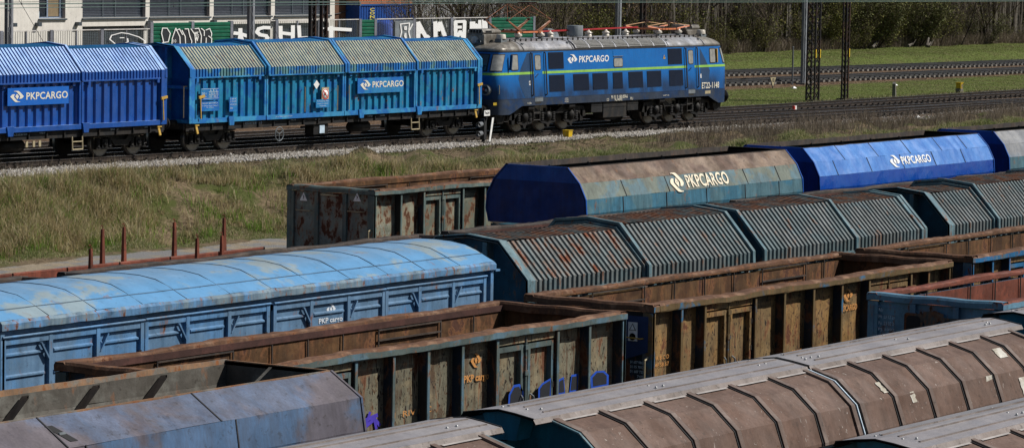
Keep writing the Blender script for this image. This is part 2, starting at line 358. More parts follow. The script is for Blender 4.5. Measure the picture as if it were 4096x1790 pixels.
flat('graffiti_blue', (.006, .065, .42), .6); flat('graffiti_black', (.012, .014, .02), .6); flat('old_blue', (.004, .024, .10), .6); flat('graffiti_violet', (.07, .045, .42), .5)
paint('yellow_box', (.66, .44, .015), (.60, .38, .01), .3, 3, grime=.3, streak=.1, rough=.5)
flat('sign_white', (.78, .78, .76), .5); flat('sign_red', (.6, .05, .03), .5)
# ------------------------------------------------------------------ vehicles
def coil(mb, c, r, h, n=5, seg=10):
    pr = []
    for i in range(n):
        a = h * i / n; b = h * (i + 1) / n; pr += [(r * .72, a), (r, a + (b - a) * .3), (r, a + (b - a) * .7), (r * .72, b)]
    mb.lathe(c, pr, seg)
def wheel(parent, x, y, r, face=1, m='wheel_dark'):
    w = MB().lathe((x, y, r), [(r + .03, .06 * face), (r + .03, .02 * face), (r, .018 * face), (r, -.11 * face), (r - .06, -.115 * face), (r - .09, -.08 * face), (.16, -.05 * face), (.12, -.13 * face), (.0, -.13 * face)], 28, 'y')
    o = obj('wheel', w, m, parent)
    obj('tyre', MB().lathe((x, y, r), [(r + .002, .01 * face), (r + .004, -.10 * face), (r - .045, -.118 * face), (r - .052, -.112 * face)], 28, 'y'), 'wheel_rim', o)
    return o
def y25(parent, xc, detail=True, r=.46, wb=1.8):
    f = MB()
    for sgn in (-1, 1):
        y0, y1 = sorted((sgn * .96, sgn * 1.08))
        f.prismy([(xc - 1.35, .86), (xc - 1.3, .70), (xc - .62, .66), (xc - .35, .38), (xc + .35, .38), (xc + .62, .66), (xc + 1.3, .70), (xc + 1.35, .86), (xc + .5, .90), (xc + .25, .58), (xc - .25, .58), (xc - .5, .90)], y0, y1)
        for a in (-wb / 2, wb / 2):
            f.box(xc + a - .14, xc + a + .14, y0 - .03, y1 + .05, .32, .62)
            f.box(xc + a - .42, xc + a + .42, y0, y1, .27, .33)
            f.lathe((xc + a, sgn * 1.09, .46), [(.10, 0), (.10, sgn * .05), (.05, sgn * .07)], 12, 'y')
            for q in (-.30, .30): coil(f, (xc + a + q, sgn * 1.02, .33), .095, .34, 5)
    f.box(xc - .25, xc + .25, -1., 1., .55, .85)
    for a in (-wb / 2, wb / 2): f.tube((xc + a, -.75, r), (xc + a, .75, r), .08)
    b = obj('bogie', f, 'bogie_black', parent)
    for a in (-wb / 2, wb / 2):
        for sgn in (-1, 1): wheel(b, xc + a, sgn * .76, r, -sgn)
    return b
def buffers(parent, L, z=1.05, xs=(0, None)):
    for x, d in ((0, -1), (L, 1)):
        for y in (-.875, .875):
            b = MB().lathe((x, y, z), [(.12, 0), (.12, d * .3), (.085, d * .3), (.085, d * .52), (.22, d * .53), (.235, d * .57), (.2, d * .59)], 14, 'x')
            obj('buffer', b, 'bogie_black', parent)
def underframe(parent, L, z0=.78, z1=1.05, bog=True, w=1.30, m='frame_black', detail=False):
    mb = MB().box(-.1, L + .1, -w, w, z0 + .06, z1); mb.box(0, L, -w - .04, -w, z0, z1); mb.box(0, L, w, w + .04, z0, z1)
    for i in range(int(L / .9)): mb.box(.5 + i * .9, .54 + i * .9, -w - .10, -w - .04, z0 + .02, z1 - .003)
    obj('underframe', mb, m, parent)
    buffers(parent, L)
    if bog:
        for x in (1.9, L - 1.9): y25(parent, x)
def hood_profile(hw=1.48, ze=2.94, zt=3.70, yt=.76, zs=2.68, off=0., full=True):
    p = [(-hw - off, zs), (-hw - off, ze), (-yt - off * .55, zt + off), (0, zt + .08 + off)]
    q = [(-y, z) for y, z in reversed(p[:-1])]
    return p + q
def hood_wagon(label, x, yc, zr, secs, mats, group=None, L=18.4, zoff=0., det='main', gaps=()):
    PT, DP, GR = (.19, -.042, .36) if det == 'yard' else (.168, -.045, .26)
    """telescopic hood wagon; secs: (x0, x1, raised)"""
    t = thing('hood_wagon', label, 'freight wagon', (x, yc, zr), group=group)
    mh, mt, msk, mwall, medge, mend = mats; dz = zoff
    for (a, b, hi) in secs:
        off = .09 if hi else 0.
        P = hood_profile(ze=2.94 + dz, zt=3.70 + dz, zs=2.66 + dz, off=off)
        h = obj('hood', MB().corr(P[1:3], a, b, PT, DP, gr=GR), mh[0] if isinstance(mh, tuple) and a < 1 else (mh[1] if isinstance(mh, tuple) else mh), t)
        obj('hood', MB().corr(list(P[4:6]), a, b, PT, DP, gr=GR), mh[1] if isinstance(mh, tuple) else mh, t)
        obj('hood_top', MB().corr(P[2:5], a, b, PT, DP, sag=.03 if det == 'yard' else .0, gr=GR), mt, h)
        obj('hood_skirt', MB().corr(P[0:2], a, b, PT, DP, gr=GR), msk, h)
        obj('hood_skirt', MB().corr(P[5:7], a, b, PT, DP, gr=GR), msk, h)
        e = MB()
        for xx, w in ((a, .11), (b - .11, .11)):
            e.strip(P, xx, xx + w, -.062)
        e.box(a, b, -1.50 - off, -1.47 - off, 2.62 + dz, 2.665 + dz); e.box(a, b, 1.47 + off, 1.50 + off, 2.62 + dz, 2.665 + dz)
        obj('hood_edge', e, medge, h)
        # end diaphragm of the raised hood (dark gap below it)
        if hi:
            for xx in (a + .02, b - .02):
                q = hood_profile(ze=2.94 + dz, zt=3.70 + dz, zs=2.66 + dz, off=off - .012); q2 = hood_profile(ze=2.94 + dz, zt=3.70 + dz, zs=2.66 + dz, off=-.10)
                mb = MB(); n = len(q); mb.add([(xx, y, z) for y, z in q] + [(xx, y, z) for y, z in q2], [(i, i + 1, n + i + 1, n + i) for i in range(n - 1)]); obj('hood_diaphragm', mb, mend, h)
    # black core added in place of inner shade so that the gaps read as dark
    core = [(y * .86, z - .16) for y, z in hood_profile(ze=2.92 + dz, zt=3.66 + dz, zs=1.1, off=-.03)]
    obj('dark_core', MB().prism(core, .42, L - .42), 'black_gap', t)
    xs0, xs1 = .06, L - .06
    cuts = [xs0] + [b for (a, b, hi) in secs[:-1]] + [xs1]
    for a, b in zip(cuts[:-1], cuts[1:]):
        sw = obj('side_wall', MB().corr([(-1.42, 1.2), (-1.42, 2.68 + dz)], a + .05, b - .03, .42, -.075, gr=.42), mwall, t)
        obj('side_wall', MB().corr([(1.42, 2.68 + dz), (1.42, 1.2)], a + .05, b - .03, .42, -.075, gr=.42), mwall, t)
        o = .02 if (a > 3 and b < L - 3) else 0.
        obj('sill_beam', MB().box(a + .02, b - .02, -1.50 - o, -1.40, 1.04, 1.20), medge, t); obj('sill_beam', MB().box(a + .02, b - .02, 1.40, 1.50 + o, 1.04, 1.20), medge, t)
        for q in (a + .02, b - .10): obj('wall_post', MB().box(q, q + .08, -1.50, -1.43, 1.2, 2.66 + dz), medge, sw)
    k = MB()
    for a, b in zip(cuts[:-1], cuts[1:]):
        for q in (a + .35, b - .45): k.box(q, q + .12, -1.515, -1.455, 2.50 + dz, 2.64 + dz)
    obj('latch', k, medge, t)
    # ends
    for xe, d in ((0., 1), (L, -1)):
        ep = hood_profile(ze=2.92 + dz, zt=3.68 + dz, zs=1.05, off=-.02)
        mb = MB(); mb.add([(xe + d * .3, y, z) for y, z in ep], [tuple(range(7))]);
        e = obj('end_wall', mb, mend, t)
        pp = MB(); xo = xe + d * .04; xi = xe + d * .3
        a_, b_ = sorted((xo, xi))
        for y in (-.42, .42): pp.box(a_, b_, y - .055, y + .055, 1.05, 3.68 + dz)
        pp.box(a_ + .03, b_ - .003, -1.4, 1.4, 2.25, 2.36); pp.box(a_, b_ - .003, -1.42, 1.42, 1.05, 1.17)
        obj('end_post', pp, medge if d > 0 else mend, e)
        r = MB(); A, B = sorted((xe, xe + d * .3)); r.strip(hood_profile(ze=2.93 + dz, zt=3.69 + dz, zs=1.05, off=.0), A, B, -.045); obj('end_frame', r, medge, e)
        rr = MB(); r.v and None
        for y in (-1.36,): rr.tube((xe - d * .12, y, 1.25), (xe - d * .12, y, 2.35), .018); rr.tube((xe - d * .12, y, 2.35), (xe + d * .1, y, 2.35), .018)
        obj('handrail', rr, 'handle_cream', t)
    underframe(t, L, .77, 1.04, w=1.34)
    return t
# ---- open box wagon
def open_wagon(label, x, yc, zr, L, H, posts, doors, mats, group=None, W=2.97, seed=1, ends=True, y_in='inner_rust', bog=True, name='open_wagon', near=True, endrim=None, band=.11, mband='inner_band'):
    """posts: x of side posts; doors: (x0,x1) pairs"""
    t = thing(name, label, 'freight wagon', (x, yc, zr), group=group)
    mpanel, mpost, mtrim, mend, mrimtop = mats; hw = W / 2; r = random.Random(seed)
    n = int(L / .22); xs = fr(0, L, n); wv = [r.uniform(-.012, .012) + .015 * sin(i * .31 + seed) for i in range(n + 1)]
    def rim(sgn):
        top = MB(); fas = MB(); vs = []; vf = []
        for i, xx in enumerate(xs):
            w = wv[i] if 0 < i < n else 0; w2 = wv[-i - 1] * .6 if 0 < i < n else 0
            vs += [(xx, sgn * (hw + w2 * .4), H - .05 + w), (xx, sgn * (hw - .04), H - .005 + w), (xx, sgn * (hw - .20), H + w), (xx, sgn * (hw - .235), H - .03 + w), (xx, sgn * (hw - .24), H - .07)]
            vf += [(xx, sgn * (hw - .02), H - .165), (xx, sgn * (hw + w2), H - .15 + w * .6), (xx, sgn * (hw + w2 * .4) + sgn * .001, H - .05 + w)]
        top.add(vs, [(i * 5 + j, i * 5 + j + 1, i * 5 + j + 6, i * 5 + j + 5) for i in range(n) for j in range(4)])
        fas.add(vf, [(i * 3 + j, i * 3 + j + 1, i * 3 + j + 4, i * 3 + j + 3) for i in range(n) for j in range(2)])
        q = obj('top_rail', top, mrimtop, t); obj('rail_fascia', fas, mtrim, q)
    rim(-1); rim(1)
    for xe, d in ((0, 1), (L, -1)):
        q = MB(); P = [(0, H - .15), (-d * .0, H - .05), (d * .04, H - .005), (d * .2, H), (d * .235, H - .04), (d * .24, H - .16)]
        ys = fr(-hw, hw, 10); vs = [(xe + a, yy, z + (.01 * sin(yy * 5 + seed))) for yy in ys for a, z in P]
        q.add(vs, [(i * 6 + j, i * 6 + j + 1, i * 6 + j + 7, i * 6 + j + 6) for i in range(10) for j in range(5)])
        obj('top_rail', q, endrim or mrimtop, t)
    # side panels
    for sgn in (-1, 1):
        yp = sgn * (hw - .25); sw = None
        edges = sorted(set([.1] + list(posts) + [L - .1])); dd = [round(a, 2) for a, b in doors]
        for a, b in zip(edges[:-1], edges[1:]):
            if any(abs(a - q) < .05 for q in dd): continue
            m = 5; vs = []; p = MB()
            for i in range(m + 1):
                for j in range(5):
                    bulge = .03 * sin(pi * i / m) * sin(pi * j / 4) * r.uniform(-.6, 1.)
                    vs.append((a + (b - a) * i / m, yp - sgn * bulge * -1, 1.12 + (H - .16 - 1.12) * j / 4))
            p.add(vs, [(i * 5 + j, i * 5 + j + 1, i * 5 + j + 6, i * 5 + j + 5) for i in range(m) for j in range(4)]); obj('side_panel', p, mpanel, t)
        for q in list(posts):
            k = MB(); y0, y1 = sorted((sgn * (hw - .04), sgn * (hw - .25)))
            lean = r.uniform(-.01, .01)
            k.box(q - .035 + lean, q + .035 + lean, *sorted((sgn * (hw - .04), sgn * (hw - .065))), 1.08, H - .165)
            pp = obj('post', k, mpost, t); obj('post_web', MB().box(q - .026 + lean, q + .026 + lean, *sorted((sgn * (hw - .065), sgn * (hw - .25))), 1.08, H - .168), 'end_dark', pp)  # dark web colour paints in the shaded side of the post
        for q in (.06, L - .06):
            k = MB(); y0, y1 = sorted((sgn * (hw - .03), sgn * (hw - .25))); k.box(q - .055, q + .055, y0, y1, 1.08, H - .165); obj('post', k, mpost, t)
        s = MB(); y0, y1 = sorted((sgn * (hw - .05), sgn * (hw - .27))); s.box(0, L, y0, y1, 1.0, 1.10); obj('sill_beam', s, mpost, t)
        # doors
        for a, b in doors:
            mid = (a + b) / 2; zt = H - .34
            o = MB(); o.box(a + .035, b - .035, *sorted((sgn * (hw - .10), sgn * (hw - .25))), H - .30, H - .17); obj('door_lintel', o, mpanel, t)
            if sgn > 0:
                o = MB(); o.box(a + .04, b - .04, yp - .02, yp, 1.12, H - .3); obj('door', o, mpanel, t); continue
            for (p0, p1, hs) in ((a + .07, mid - .08, -1), (mid + .08, b - .07, 1)):
                f = MB(); yf0, yf1 = -hw + .10, -hw + .17
                f.box(p0, p1, yf1 + .03, yf1 + .05, 1.14, zt)
                dr = obj('door', f, mpanel, t)
                g = MB(); fw = .075
                g.box(p0, p0 + fw, yf0, yf1 + .03, 1.14, zt); g.box(p1 - fw, p1, yf0, yf1 + .03, 1.14, zt)
                g.box(p0 + fw, p1 - fw, yf0 + .003, yf1 + .03, zt - .09, zt); g.box(p0 + fw, p1 - fw, yf0 + .003, yf1 + .03, 1.14, 1.22)
                obj('door_frame', g, mpost if seed % 2 else mpanel, dr)
                hx = p0 - .03 if hs < 0 else p1 + .03
                hg = MB()
                for zz in (1.45, 2.0, zt - .35): hg.box(hx - .05, hx + .05, yf0 - .01, yf1, zz, zz + .10)
                obj('hinge', hg, 'dark_rust', dr)
                hd = MB(); xh = mid + hs * .15
                hd.path([(xh, yf0 - .01, 1.95), (xh + .03 * hs, yf0 - .07, 1.90), (xh + .02 * hs, yf0 - .07, 1.78), (xh + .05 * hs, yf0 - .06, 1.72), (xh + .02 * hs, yf0 - .02, 1.66)], .016, 6)
                obj('handle', hd, 'steel_grey', dr)
            rd = MB(); rd.tube((mid, -hw + .11, 1.1), (mid, -hw + .11, H - .2), .035, n=8)
            for zz in (1.6, 2.3, zt - .1): rd.box(mid - .06, mid + .06, -hw + .06, -hw + .16, zz, zz + .09)
            obj('lock_rod', rd, mtrim, t)
    # inner linings
    for sgn in (1, -1):
        yi = sgn * (hw - .28); p = MB(); m = int(L / .5); vs = []
        for i in range(m + 1):
            for j in range(5):
                bl = .05 * r.uniform(-.5, .5) if 0 < i < m and 0 < j < 4 else 0
                vs.append((.1 + (L - .2) * i / m, yi + sgn * -.0 + bl * .5, 1.25 + (H - .17 - 1.25) * j / 4))
        p.add(vs, [(i * 5 + j, i * 5 + j + 1, i * 5 + j + 6, i * 5 + j + 5) for i in range(m) for j in range(4)], True)
        li = obj('inner_lining', p, y_in, t)
        b = MB(); b.box(.1, L - .1, *sorted((yi - sgn * .005, yi - sgn * .035)), H - .06 - band, H - .06); obj('inner_band', b, mband, li)
        sm = MB()
        for q in list(posts):
            sm.box(q - .012, q + .012, *sorted((yi - sgn * .03, yi - sgn * .05)), 1.3, H - .07 - band)
        for a, bb in doors: sm.box(a, bb, *sorted((yi - sgn * .03, yi - sgn * .055)), H - .40, H - .37); sm.box(a, bb, *sorted((yi - sgn * .03, yi - sgn * .055)), H - .10 - band, H - .075 - band)
        obj('weld_seam', sm, 'dark_rust', li)
    for xe, d in ((0, 1), (L, -1)):
        a, b = sorted((xe + d * .08, xe + d * .12)); k = MB().box(a, b, -hw + .06, hw - .06, 1.1, H - .165)
        ew = obj('end_wall', k, mend, t)
        k2 = MB().box(*sorted((xe + d * .125, xe + d * .15)), -hw + .30, hw - .30, 1.3, H - .17); obj('end_lining', k2, y_in, ew)
        for yy in (-hw + .09, -.47, .47, hw - .09):
            c = MB(); a, b = sorted((xe - d * .0, xe + d * .08)); c.box(a, b, yy - .06, yy + .06, 1.08, H - .165); obj('end_post', c, mpost, t)
    fl = MB().sheet([(-hw + .28, 1.25), (hw - .28, 1.25)], fr(.1, L - .1, 30)); obj('floor', fl, 'inner_rust', t)
    underframe(t, L, .78, 1.0, bog=bog)
    rl = MB().path([(-.12, -hw + .12, 1.0), (-.12, -hw + .12, 2.15), (.0, -hw + .12, 2.2)], .02); obj('handrail', rl, 'handle_cream', t)
    return t
# ---- bulged hopper wagon
def hopper(label, x, yc, zr, L, prof, mats, name='hopper_wagon', group=None, seams=(), inner='coal_inside', lip='dark_rust', lipw=.12, seed=0, low=True, braces=True, endm=('navy_end', 'navy_end_top'), skirt='chute_blue', flatin=False):
    """prof: near side outline top to bottom as (half width, z)"""
    t = thing(name, label, 'hopper wagon', (x, yc, zr), group=group)
    xs = fr(0, L, 24)
    for k in range(len(prof) - 1):
        (a, za), (b, zb) = prof[k], prof[k + 1]
        for sgn in (-1, 1):
            p = [(-b, zb), (-a, za)] if sgn < 0 else [(a, za), (b, zb)]
            mb = MB().sheet(p, xs, .006, seed + k)
            o = obj('side_wall', mb, mats[k], t)
            q = MB()
            for sx in (seams[k] if k < len(seams) else ()): q.strip(p, sx - .012, sx + .012, -.014)
            q.v and obj('weld_seam', q, 'seam_dark', o)
            if not flatin: obj('inner_lining', MB().sheet([(y * .975, z) for y, z in p][::-1], xs), inner, o)
    # end walls
    for xe, d in ((0, 1), (L, -1)):
        up = [(-prof[0][0], prof[0][1]), (-prof[1][0], prof[1][1]), (prof[1][0], prof[1][1]), (prof[0][0], prof[0][1])]
        lo = [(-w, z) for w, z in prof[1:]] + [(w, z) for w, z in reversed(prof[1:])]
        e = obj('end_wall', MB().add([(xe + d * .01, y, z) for y, z in up], [(0, 1, 2, 3)]), endm[1], t)
        obj('end_lower', MB().add([(xe + d * .01 - d * .0, y, z) for y, z in lo], [tuple(range(len(lo)))]), endm[0], e)
        obj('end_lining', MB().add([(xe + d * .05, y, z) for y, z in up] + [(xe + d * .05, y, z) for y, z in lo], [(0, 1, 2, 3), tuple(range(4, 4 + len(lo)))]), inner, e)
        f = MB(); pr = [(-w, z) for w, z in reversed(prof)]; A, B = sorted((xe - d * .015, xe + d * .03)); f.strip(pr, A, B, -.02)
        pr2 = [(w, z) for w, z in prof]; f.strip(pr2, A, B, -.02); obj('edge_flange', f, endm[1], e)
    a, z = prof[0]; n = 30; r = random.Random(seed); l = MB(); vs = []
    for i in range(n + 1):
        w = r.uniform(-.012, .012)
        vs += [(L * i / n, a + .015, z - .005), (L * i / n, a + .0, z + .03 + w), (L * i / n, a - .05, z + .03 + w), (L * i / n, a - .06, z - lipw)]
    l.add(vs, [(i * 4 + j, i * 4 + j + 1, i * 4 + j + 5, i * 4 + j + 4) for i in range(n) for j in range(3)]); obj('top_lip', l, lip, t)
    l = MB().box(0, L, -a - .005, -a + .05, z - .03, z + .012); obj('top_lip', l, lip, t)
    for xe, d in ((0, 1), (L, -1)): obj('top_lip', MB().box(*sorted((xe, xe + d * .05)), -a + .05, a - .06, z - .05, z + .018), endm[1] if d > 0 else lip, t)
    if braces:
        for i in range(1, 6):
            xx = L * i / 6; b = MB().bar((xx, a - .08, z - .1), (xx + .5, .25, z - .95), .05); b.bar((xx, -a + .08, z - .1), (xx + .5, -.25, z - .95), .05); obj('brace', b, 'dark_rust', t)
    fl = MB(); w, zb = prof[-1]
    fl.quad((0, -w, zb), (L, -w, zb), (L, -.2, zb - .35), (0, -.2, zb - .35)); fl.quad((0, w, zb), (0, .2, zb - .35), (L, .2, zb - .35), (L, w, zb)); fl.quad((0, -.2, zb - .35), (L, -.2, zb - .35), (L, .2, zb - .35), (0, .2, zb - .35))
    obj('hopper_floor', fl, inner, t)
    c = MB(); c.prism([(-1.5, zb - .06), (-1.35, 1.35), (-1.1, 1.05), (1.1, 1.05), (1.35, 1.35), (1.5, zb - .06)], .08, L - .08); obj('chute', c, skirt, t)
    underframe(t, L, .8, 1.05)
    return t
# ---- covered van with an arched roof
def box_van(label, x, yc, zr, L, zoff=0., group=None):
    t = thing('box_van', label, 'freight wagon', (x, yc, zr), group=group)
    half = [(-1.55, 3.42), (-1.55, 3.53), (-1.50, 3.58), (-1.32, 3.66), (-1.05, 3.78), (-.78, 3.88), (-.4, 3.93), (0, 3.94)]
    P = half + [(-y, z) for y, z in reversed(half[:-1])]; P = [(y, z + zoff - .12) for y, z in P]
    xs = fr(0, L, 48)
    r = random.Random(4); mb = MB(); k = len(P[2:-2]); vs = []
    for i, xx in enumerate(xs):
        for j, (y, z) in enumerate(P[2:-2]):
            w = .008 * sin(xx * 5.2 + j * .7) * (1 if 0 < i < 48 else 0) + r.uniform(-.004, .004); vs.append((xx, y, z + w))
    mb.add(vs, [(i * k + j, i * k + j + 1, (i + 1) * k + j + 1, (i + 1) * k + j) for i in range(48) for j in range(k - 1)], True)
    rf = obj('roof', mb, 'van_roof', t)
    s = MB()
    for i in range(1, 12):
        xx = L * i / 12; s.strip(P[2:-2], xx - (.006 if i % 2 == 0 else .003), xx + (.006 if i % 2 == 0 else .003), -.011)
    for y, z in ((-1.20, (P[3][1] + P[4][1]) / 2 + .004), (1.20, (P[3][1] + P[4][1]) / 2 + .004)):
        s.box(0, L, y - .003, y + .003, z + .0, z + .010)
    obj('roof_seam', s, 'roof_seam_blue', rf)
    for pr in (P[0:3], P[-3:]): obj('eave', MB().sheet(pr, fr(0, L, 60), .006, 3), 'van_eave', t)
    obj('roof_end', MB().add([(L - .002, y, z) for y, z in P] + [(.002, y, z) for y, z in P], [tuple(range(len(P))), tuple(range(len(P), 2 * len(P)))]), 'van_side', t)
    top = P[0][1] - .02
    bays = [(.06, 3.80), (3.86, 7.50), (7.56, 11.14), (11.20, L - .22)]
    obj('body_core', MB().box(.03, L - .03, -1.38, 1.44, 1.1, top + .1), 'van_side', t)
    for bi, (a, b) in enumerate(bays):
        pr = .0 if bi % 2 else .035; y0 = -1.455 - pr
        d = obj('sliding_door', MB().box(a, b, -1.40 - pr, -1.385, 1.15, top - .10), 'van_side', t)
        f = MB(); f.box(a, b, y0, -1.38, top - .24, top - .11); f.box(a, b, y0, -1.38, 1.08, 1.18)
        n = 3; ps = [a + (b - a) * i / n for i in range(n + 1)]
        for i, q in enumerate(ps):
            q = min(max(q, a + .05), b - .05); f.box(q - .05, q + .05, y0 - .01, -1.38, 1.1, top - .12)
        obj('door_frame', f, 'van_side', d, bevel=.008)
        g = MB()
        for i in range(1, n):
            sg = -1 if i % 2 else 1
            g.bar((ps[i] + sg * .05, y0, top - .55), (ps[i] + sg * .26, y0, top - .25), .05, .03)
        obj('gusset', g, 'van_side', d)
        rb = MB()
        for i in range(n):
            for zz in (1.35, 1.72, 2.09, 2.46, 2.83):
                rb.prism([(-1.401 - pr, zz), (-1.435 - pr, zz + .018), (-1.435 - pr, zz + .045), (-1.401 - pr, zz + .07)], ps[i] + .12, ps[i + 1] - .12)
        obj('panel_rib', rb, 'van_side', d)
        lk = MB().box(b - .16, b - .10, y0 - .03, y0, top - .75, top - .62); obj('latch', lk, 'bogie_black', d)
        rl = MB().tube((a, y0 - .02, top - .10), (b, y0 - .02, top - .10), .022); obj('door_rail', rl, 'van_side', d)
    c = MB()
    for q in (.02, L - .12): c.box(q, q + .10, -1.50, -1.38, 1.05, top); c.box(q, q + .10, 1.42, 1.48, 1.05, top)
    obj('corner_post', c, 'van_side', t)
    for xe, d in ((0, -1), (L, 1)):
        e = MB()
        for y in (-1.0, -.35, .35, 1.0): e.box(*sorted((xe, xe + d * .07)), y - .04, y + .04, 1.1, top)
        obj('end_rib', e, 'van_side', t)
    obj('step_bracket', MB().box(L, L + .16, -1.54, -1.42, top - .02, top + .02), 'van_eave', t)
    underframe(t, L, .78, 1.08)
    obj('handrail', MB().path([(.32, -1.60, 1.2), (.32, -1.60, 2.0), (.20, -1.60, 2.0)], .02), 'handle_cream', t)
    return t
# ---- ribbed bulk hopper wagon with a raised roof lid
def bulk_wagon(label, x, yc, zr, L, seam, group='covered bulk wagons with ribbed flanks and raised roof lids', patches=(), half_ribs=True, z0=0.):
    t = thing('covered_hopper', label, 'hopper wagon', (x, yc, zr), group=group)
    S = [(-.50, 3.80), (-1.01, 3.65), (-1.38, 3.33), (-1.53, 2.92), (-1.55, 2.2), (-1.45, 1.5)]
    S = [(y, z + z0) for y, z in S]; F = [(-y, z) for y, z in reversed(S)]
    parts = [(.45, seam - .07), (seam + .07, L - .45)] if seam else [(.45, L - .45)]
    for a, b in parts:
        for pr in (S[::-1], F[::-1]):
            sh = obj('side_shell', MB().sheet(pr, fr(a, b, 24), .004, 5), 'mauve_panel', t)
            n = max(2, round((b - a) / 1.1)); w = (b - a) / n
            for i in range(n + 1):
                xx = min(max(a + i * w, a + .06), b - .10)
                rb = MB().strip(pr, xx - .035 if i else a, xx + .075, -.035); obj('rib', rb, 'mauve_rib', sh)
                if 0 < i < n or not half_ribs:
                    obj('rib_gap', MB().strip(pr, xx - .070, xx - .035, -.012), 'black_gap', sh)
            sm = MB()
            for i in range(n): sm.add([], [])
            top = pr[-1] if pr is not F[::-1] else pr[0]
            for i in range(n):
                A = a + i * w + .16; B = a + (i + 1) * w - .16; y, z = (-.62, 3.785 + z0); y2, z2 = (-.66, 3.774 + z0)
                if pr[0][0] < 0: sm.add([(A, y, z + .004), (B, y, z + .004), (B, y2, z2 + .004), (A, y2, z2 + .004)], [(0, 1, 2, 3)])
            sm.v and obj('weld_seam', sm, 'ghost_pale', sh)
    if seam:
        obj('seam_flashing', MB().strip(S[::-1], seam - .012, seam + .012, -.02), 'ghost_blue', t)
        obj('inner_shell', MB().strip([(y * .98, z - .02) for y, z in S[::-1]], seam - .08, seam + .08, -.004), 'black_gap', t)
    # lid
    Lp = [(-.60, 3.80), (-.56, 3.865), (-.26, 3.915), (0, 3.945), (.26, 3.915), (.56, 3.865), (.60, 3.80)]
    Lp = [(y, z + z0 - .02) for y, z in Lp]
    lp = [(-.0, seam - .03), (seam + .03, L)] if seam else [(0., L)]
    for a, b in lp:
        o = obj('roof_lid', MB().sheet(Lp[1:-1], fr(a, b, 12), .002, 2), 'lid_grey', t)
        obj('lid_lip', MB().sheet(Lp[0:2], [a, b]), 'lid_lip', o); obj('lid_lip', MB().sheet(Lp[-2:], [a, b]), 'lid_lip', o)
        rg = MB()
        for y, z in ((-.10, 3.934), (.14, 3.93), (-.40, 3.893)): rg.box(a + .5, b - .1, y, y + .03, z + z0 - .022, z + z0 - .006)
        obj('lid_ridge', rg, 'lid_lip', o)
        u = MB().sheet([(y * .97, z - .02) for y, z in Lp][::-1], [a, b]); obj('lid_underside', u, 'black_gap', o)
        h = MB()
        rr = random.Random(int(a * 7) + 3)
        for q in (a + .55, (a + b) / 2, b - .6):
            for k in range(5): h.lathe((q + rr.uniform(-.25, .25), rr.choice((-.3, -.18, .02, .2)) + rr.uniform(-.03, .03), 3.93 + z0 - .022), [(.018, -.02), (.018, .006), (.0, .012)], 6)
        obj('rivet', h, 'louvre_light', o)
        for xe, d in ((a, 1), (b, -1)):
            g = MB().strip(Lp[1:-1], min(xe, xe + d * .02), max(xe, xe + d * .02), -.012); obj('lid_edge', g, 'black_gap', o)
    # ends
    for xe, d in ((0, 1), (L, -1)):
        e = MB(); xx = xe + d * .48; sec = [(y, z) for y, z in S[::-1]] + [(y, z) for y, z in F[::-1]]
        e.add([(xx, y, z) for y, z in sec], [tuple(range(len(sec)))])
        ew = obj('end_wall', e, 'teal_body', t)
        n = MB(); a_, b_ = sorted((xe + d * .1, xe + d * .46)); n.prism([(-.30, 3.85 + z0), (-.22, 3.52 + z0), (.22, 3.52 + z0), (.30, 3.85 + z0), (.0, 3.9 + z0)], a_, b_); obj('lid_box', n, 'lid_teal', t)
        f = MB(); A, B = sorted((xe + d * .40, xe + d * .50)); f.strip(S[::-1], A, B, -.02); f.strip(F[::-1], A, B, -.02); obj('end_flange', f, 'slate_edge', ew)
        l = MB(); l.box(*sorted((xe + d * .1, xe + d * .48)), -.05, .05, 1.1, 3.5); l.bar((xe + d * .05, -1.1, 1.3), (xe + d * .44, -.8, 3.2), .07); l.bar((xe + d * .05, 1.1, 1.3), (xe + d * .44, .8, 3.2), .07); obj('end_strut', l, 'teal_body', ew)
    for (px, w, s0, s1) in patches:   # bare scabs of filler on the near flank, laid just proud of the shell
        A = Vector((0, *S[s0[0]])).lerp(Vector((0, *S[s0[0] + 1])), s0[1]); B = Vector((0, *S[s1[0]])).lerp(Vector((0, *S[s1[0] + 1])), s1[1])
        nn = (B - A).normalized(); o_ = Vector((0, -nn.z, nn.y)); o_ = -o_ if o_.y > 0 else o_
        A = A + o_ * .012; B = B + o_ * .012; rr = random.Random(int(px * 100)); pts = []
        m = 7
        for i in range(m + 1): pts.append((px + rr.uniform(-.02, .02), *(A.lerp(B, i / m))[1:]))
        for i in range(m, -1, -1): pts.append((px + w + rr.uniform(-.02, .02), *(A.lerp(B, i / m))[1:]))
        obj('bare_patch', MB().add(pts, [tuple(range(len(pts)))]), 'white_scab', t)
    obj('sill_beam', MB().box(.1, L - .1, -1.40, -1.30, 1.1, 1.3).box(.1, L - .1, 1.30, 1.40, 1.1, 1.3), 'teal_body', t)
    underframe(t, L, .8, 1.1, w=1.25)
    return t
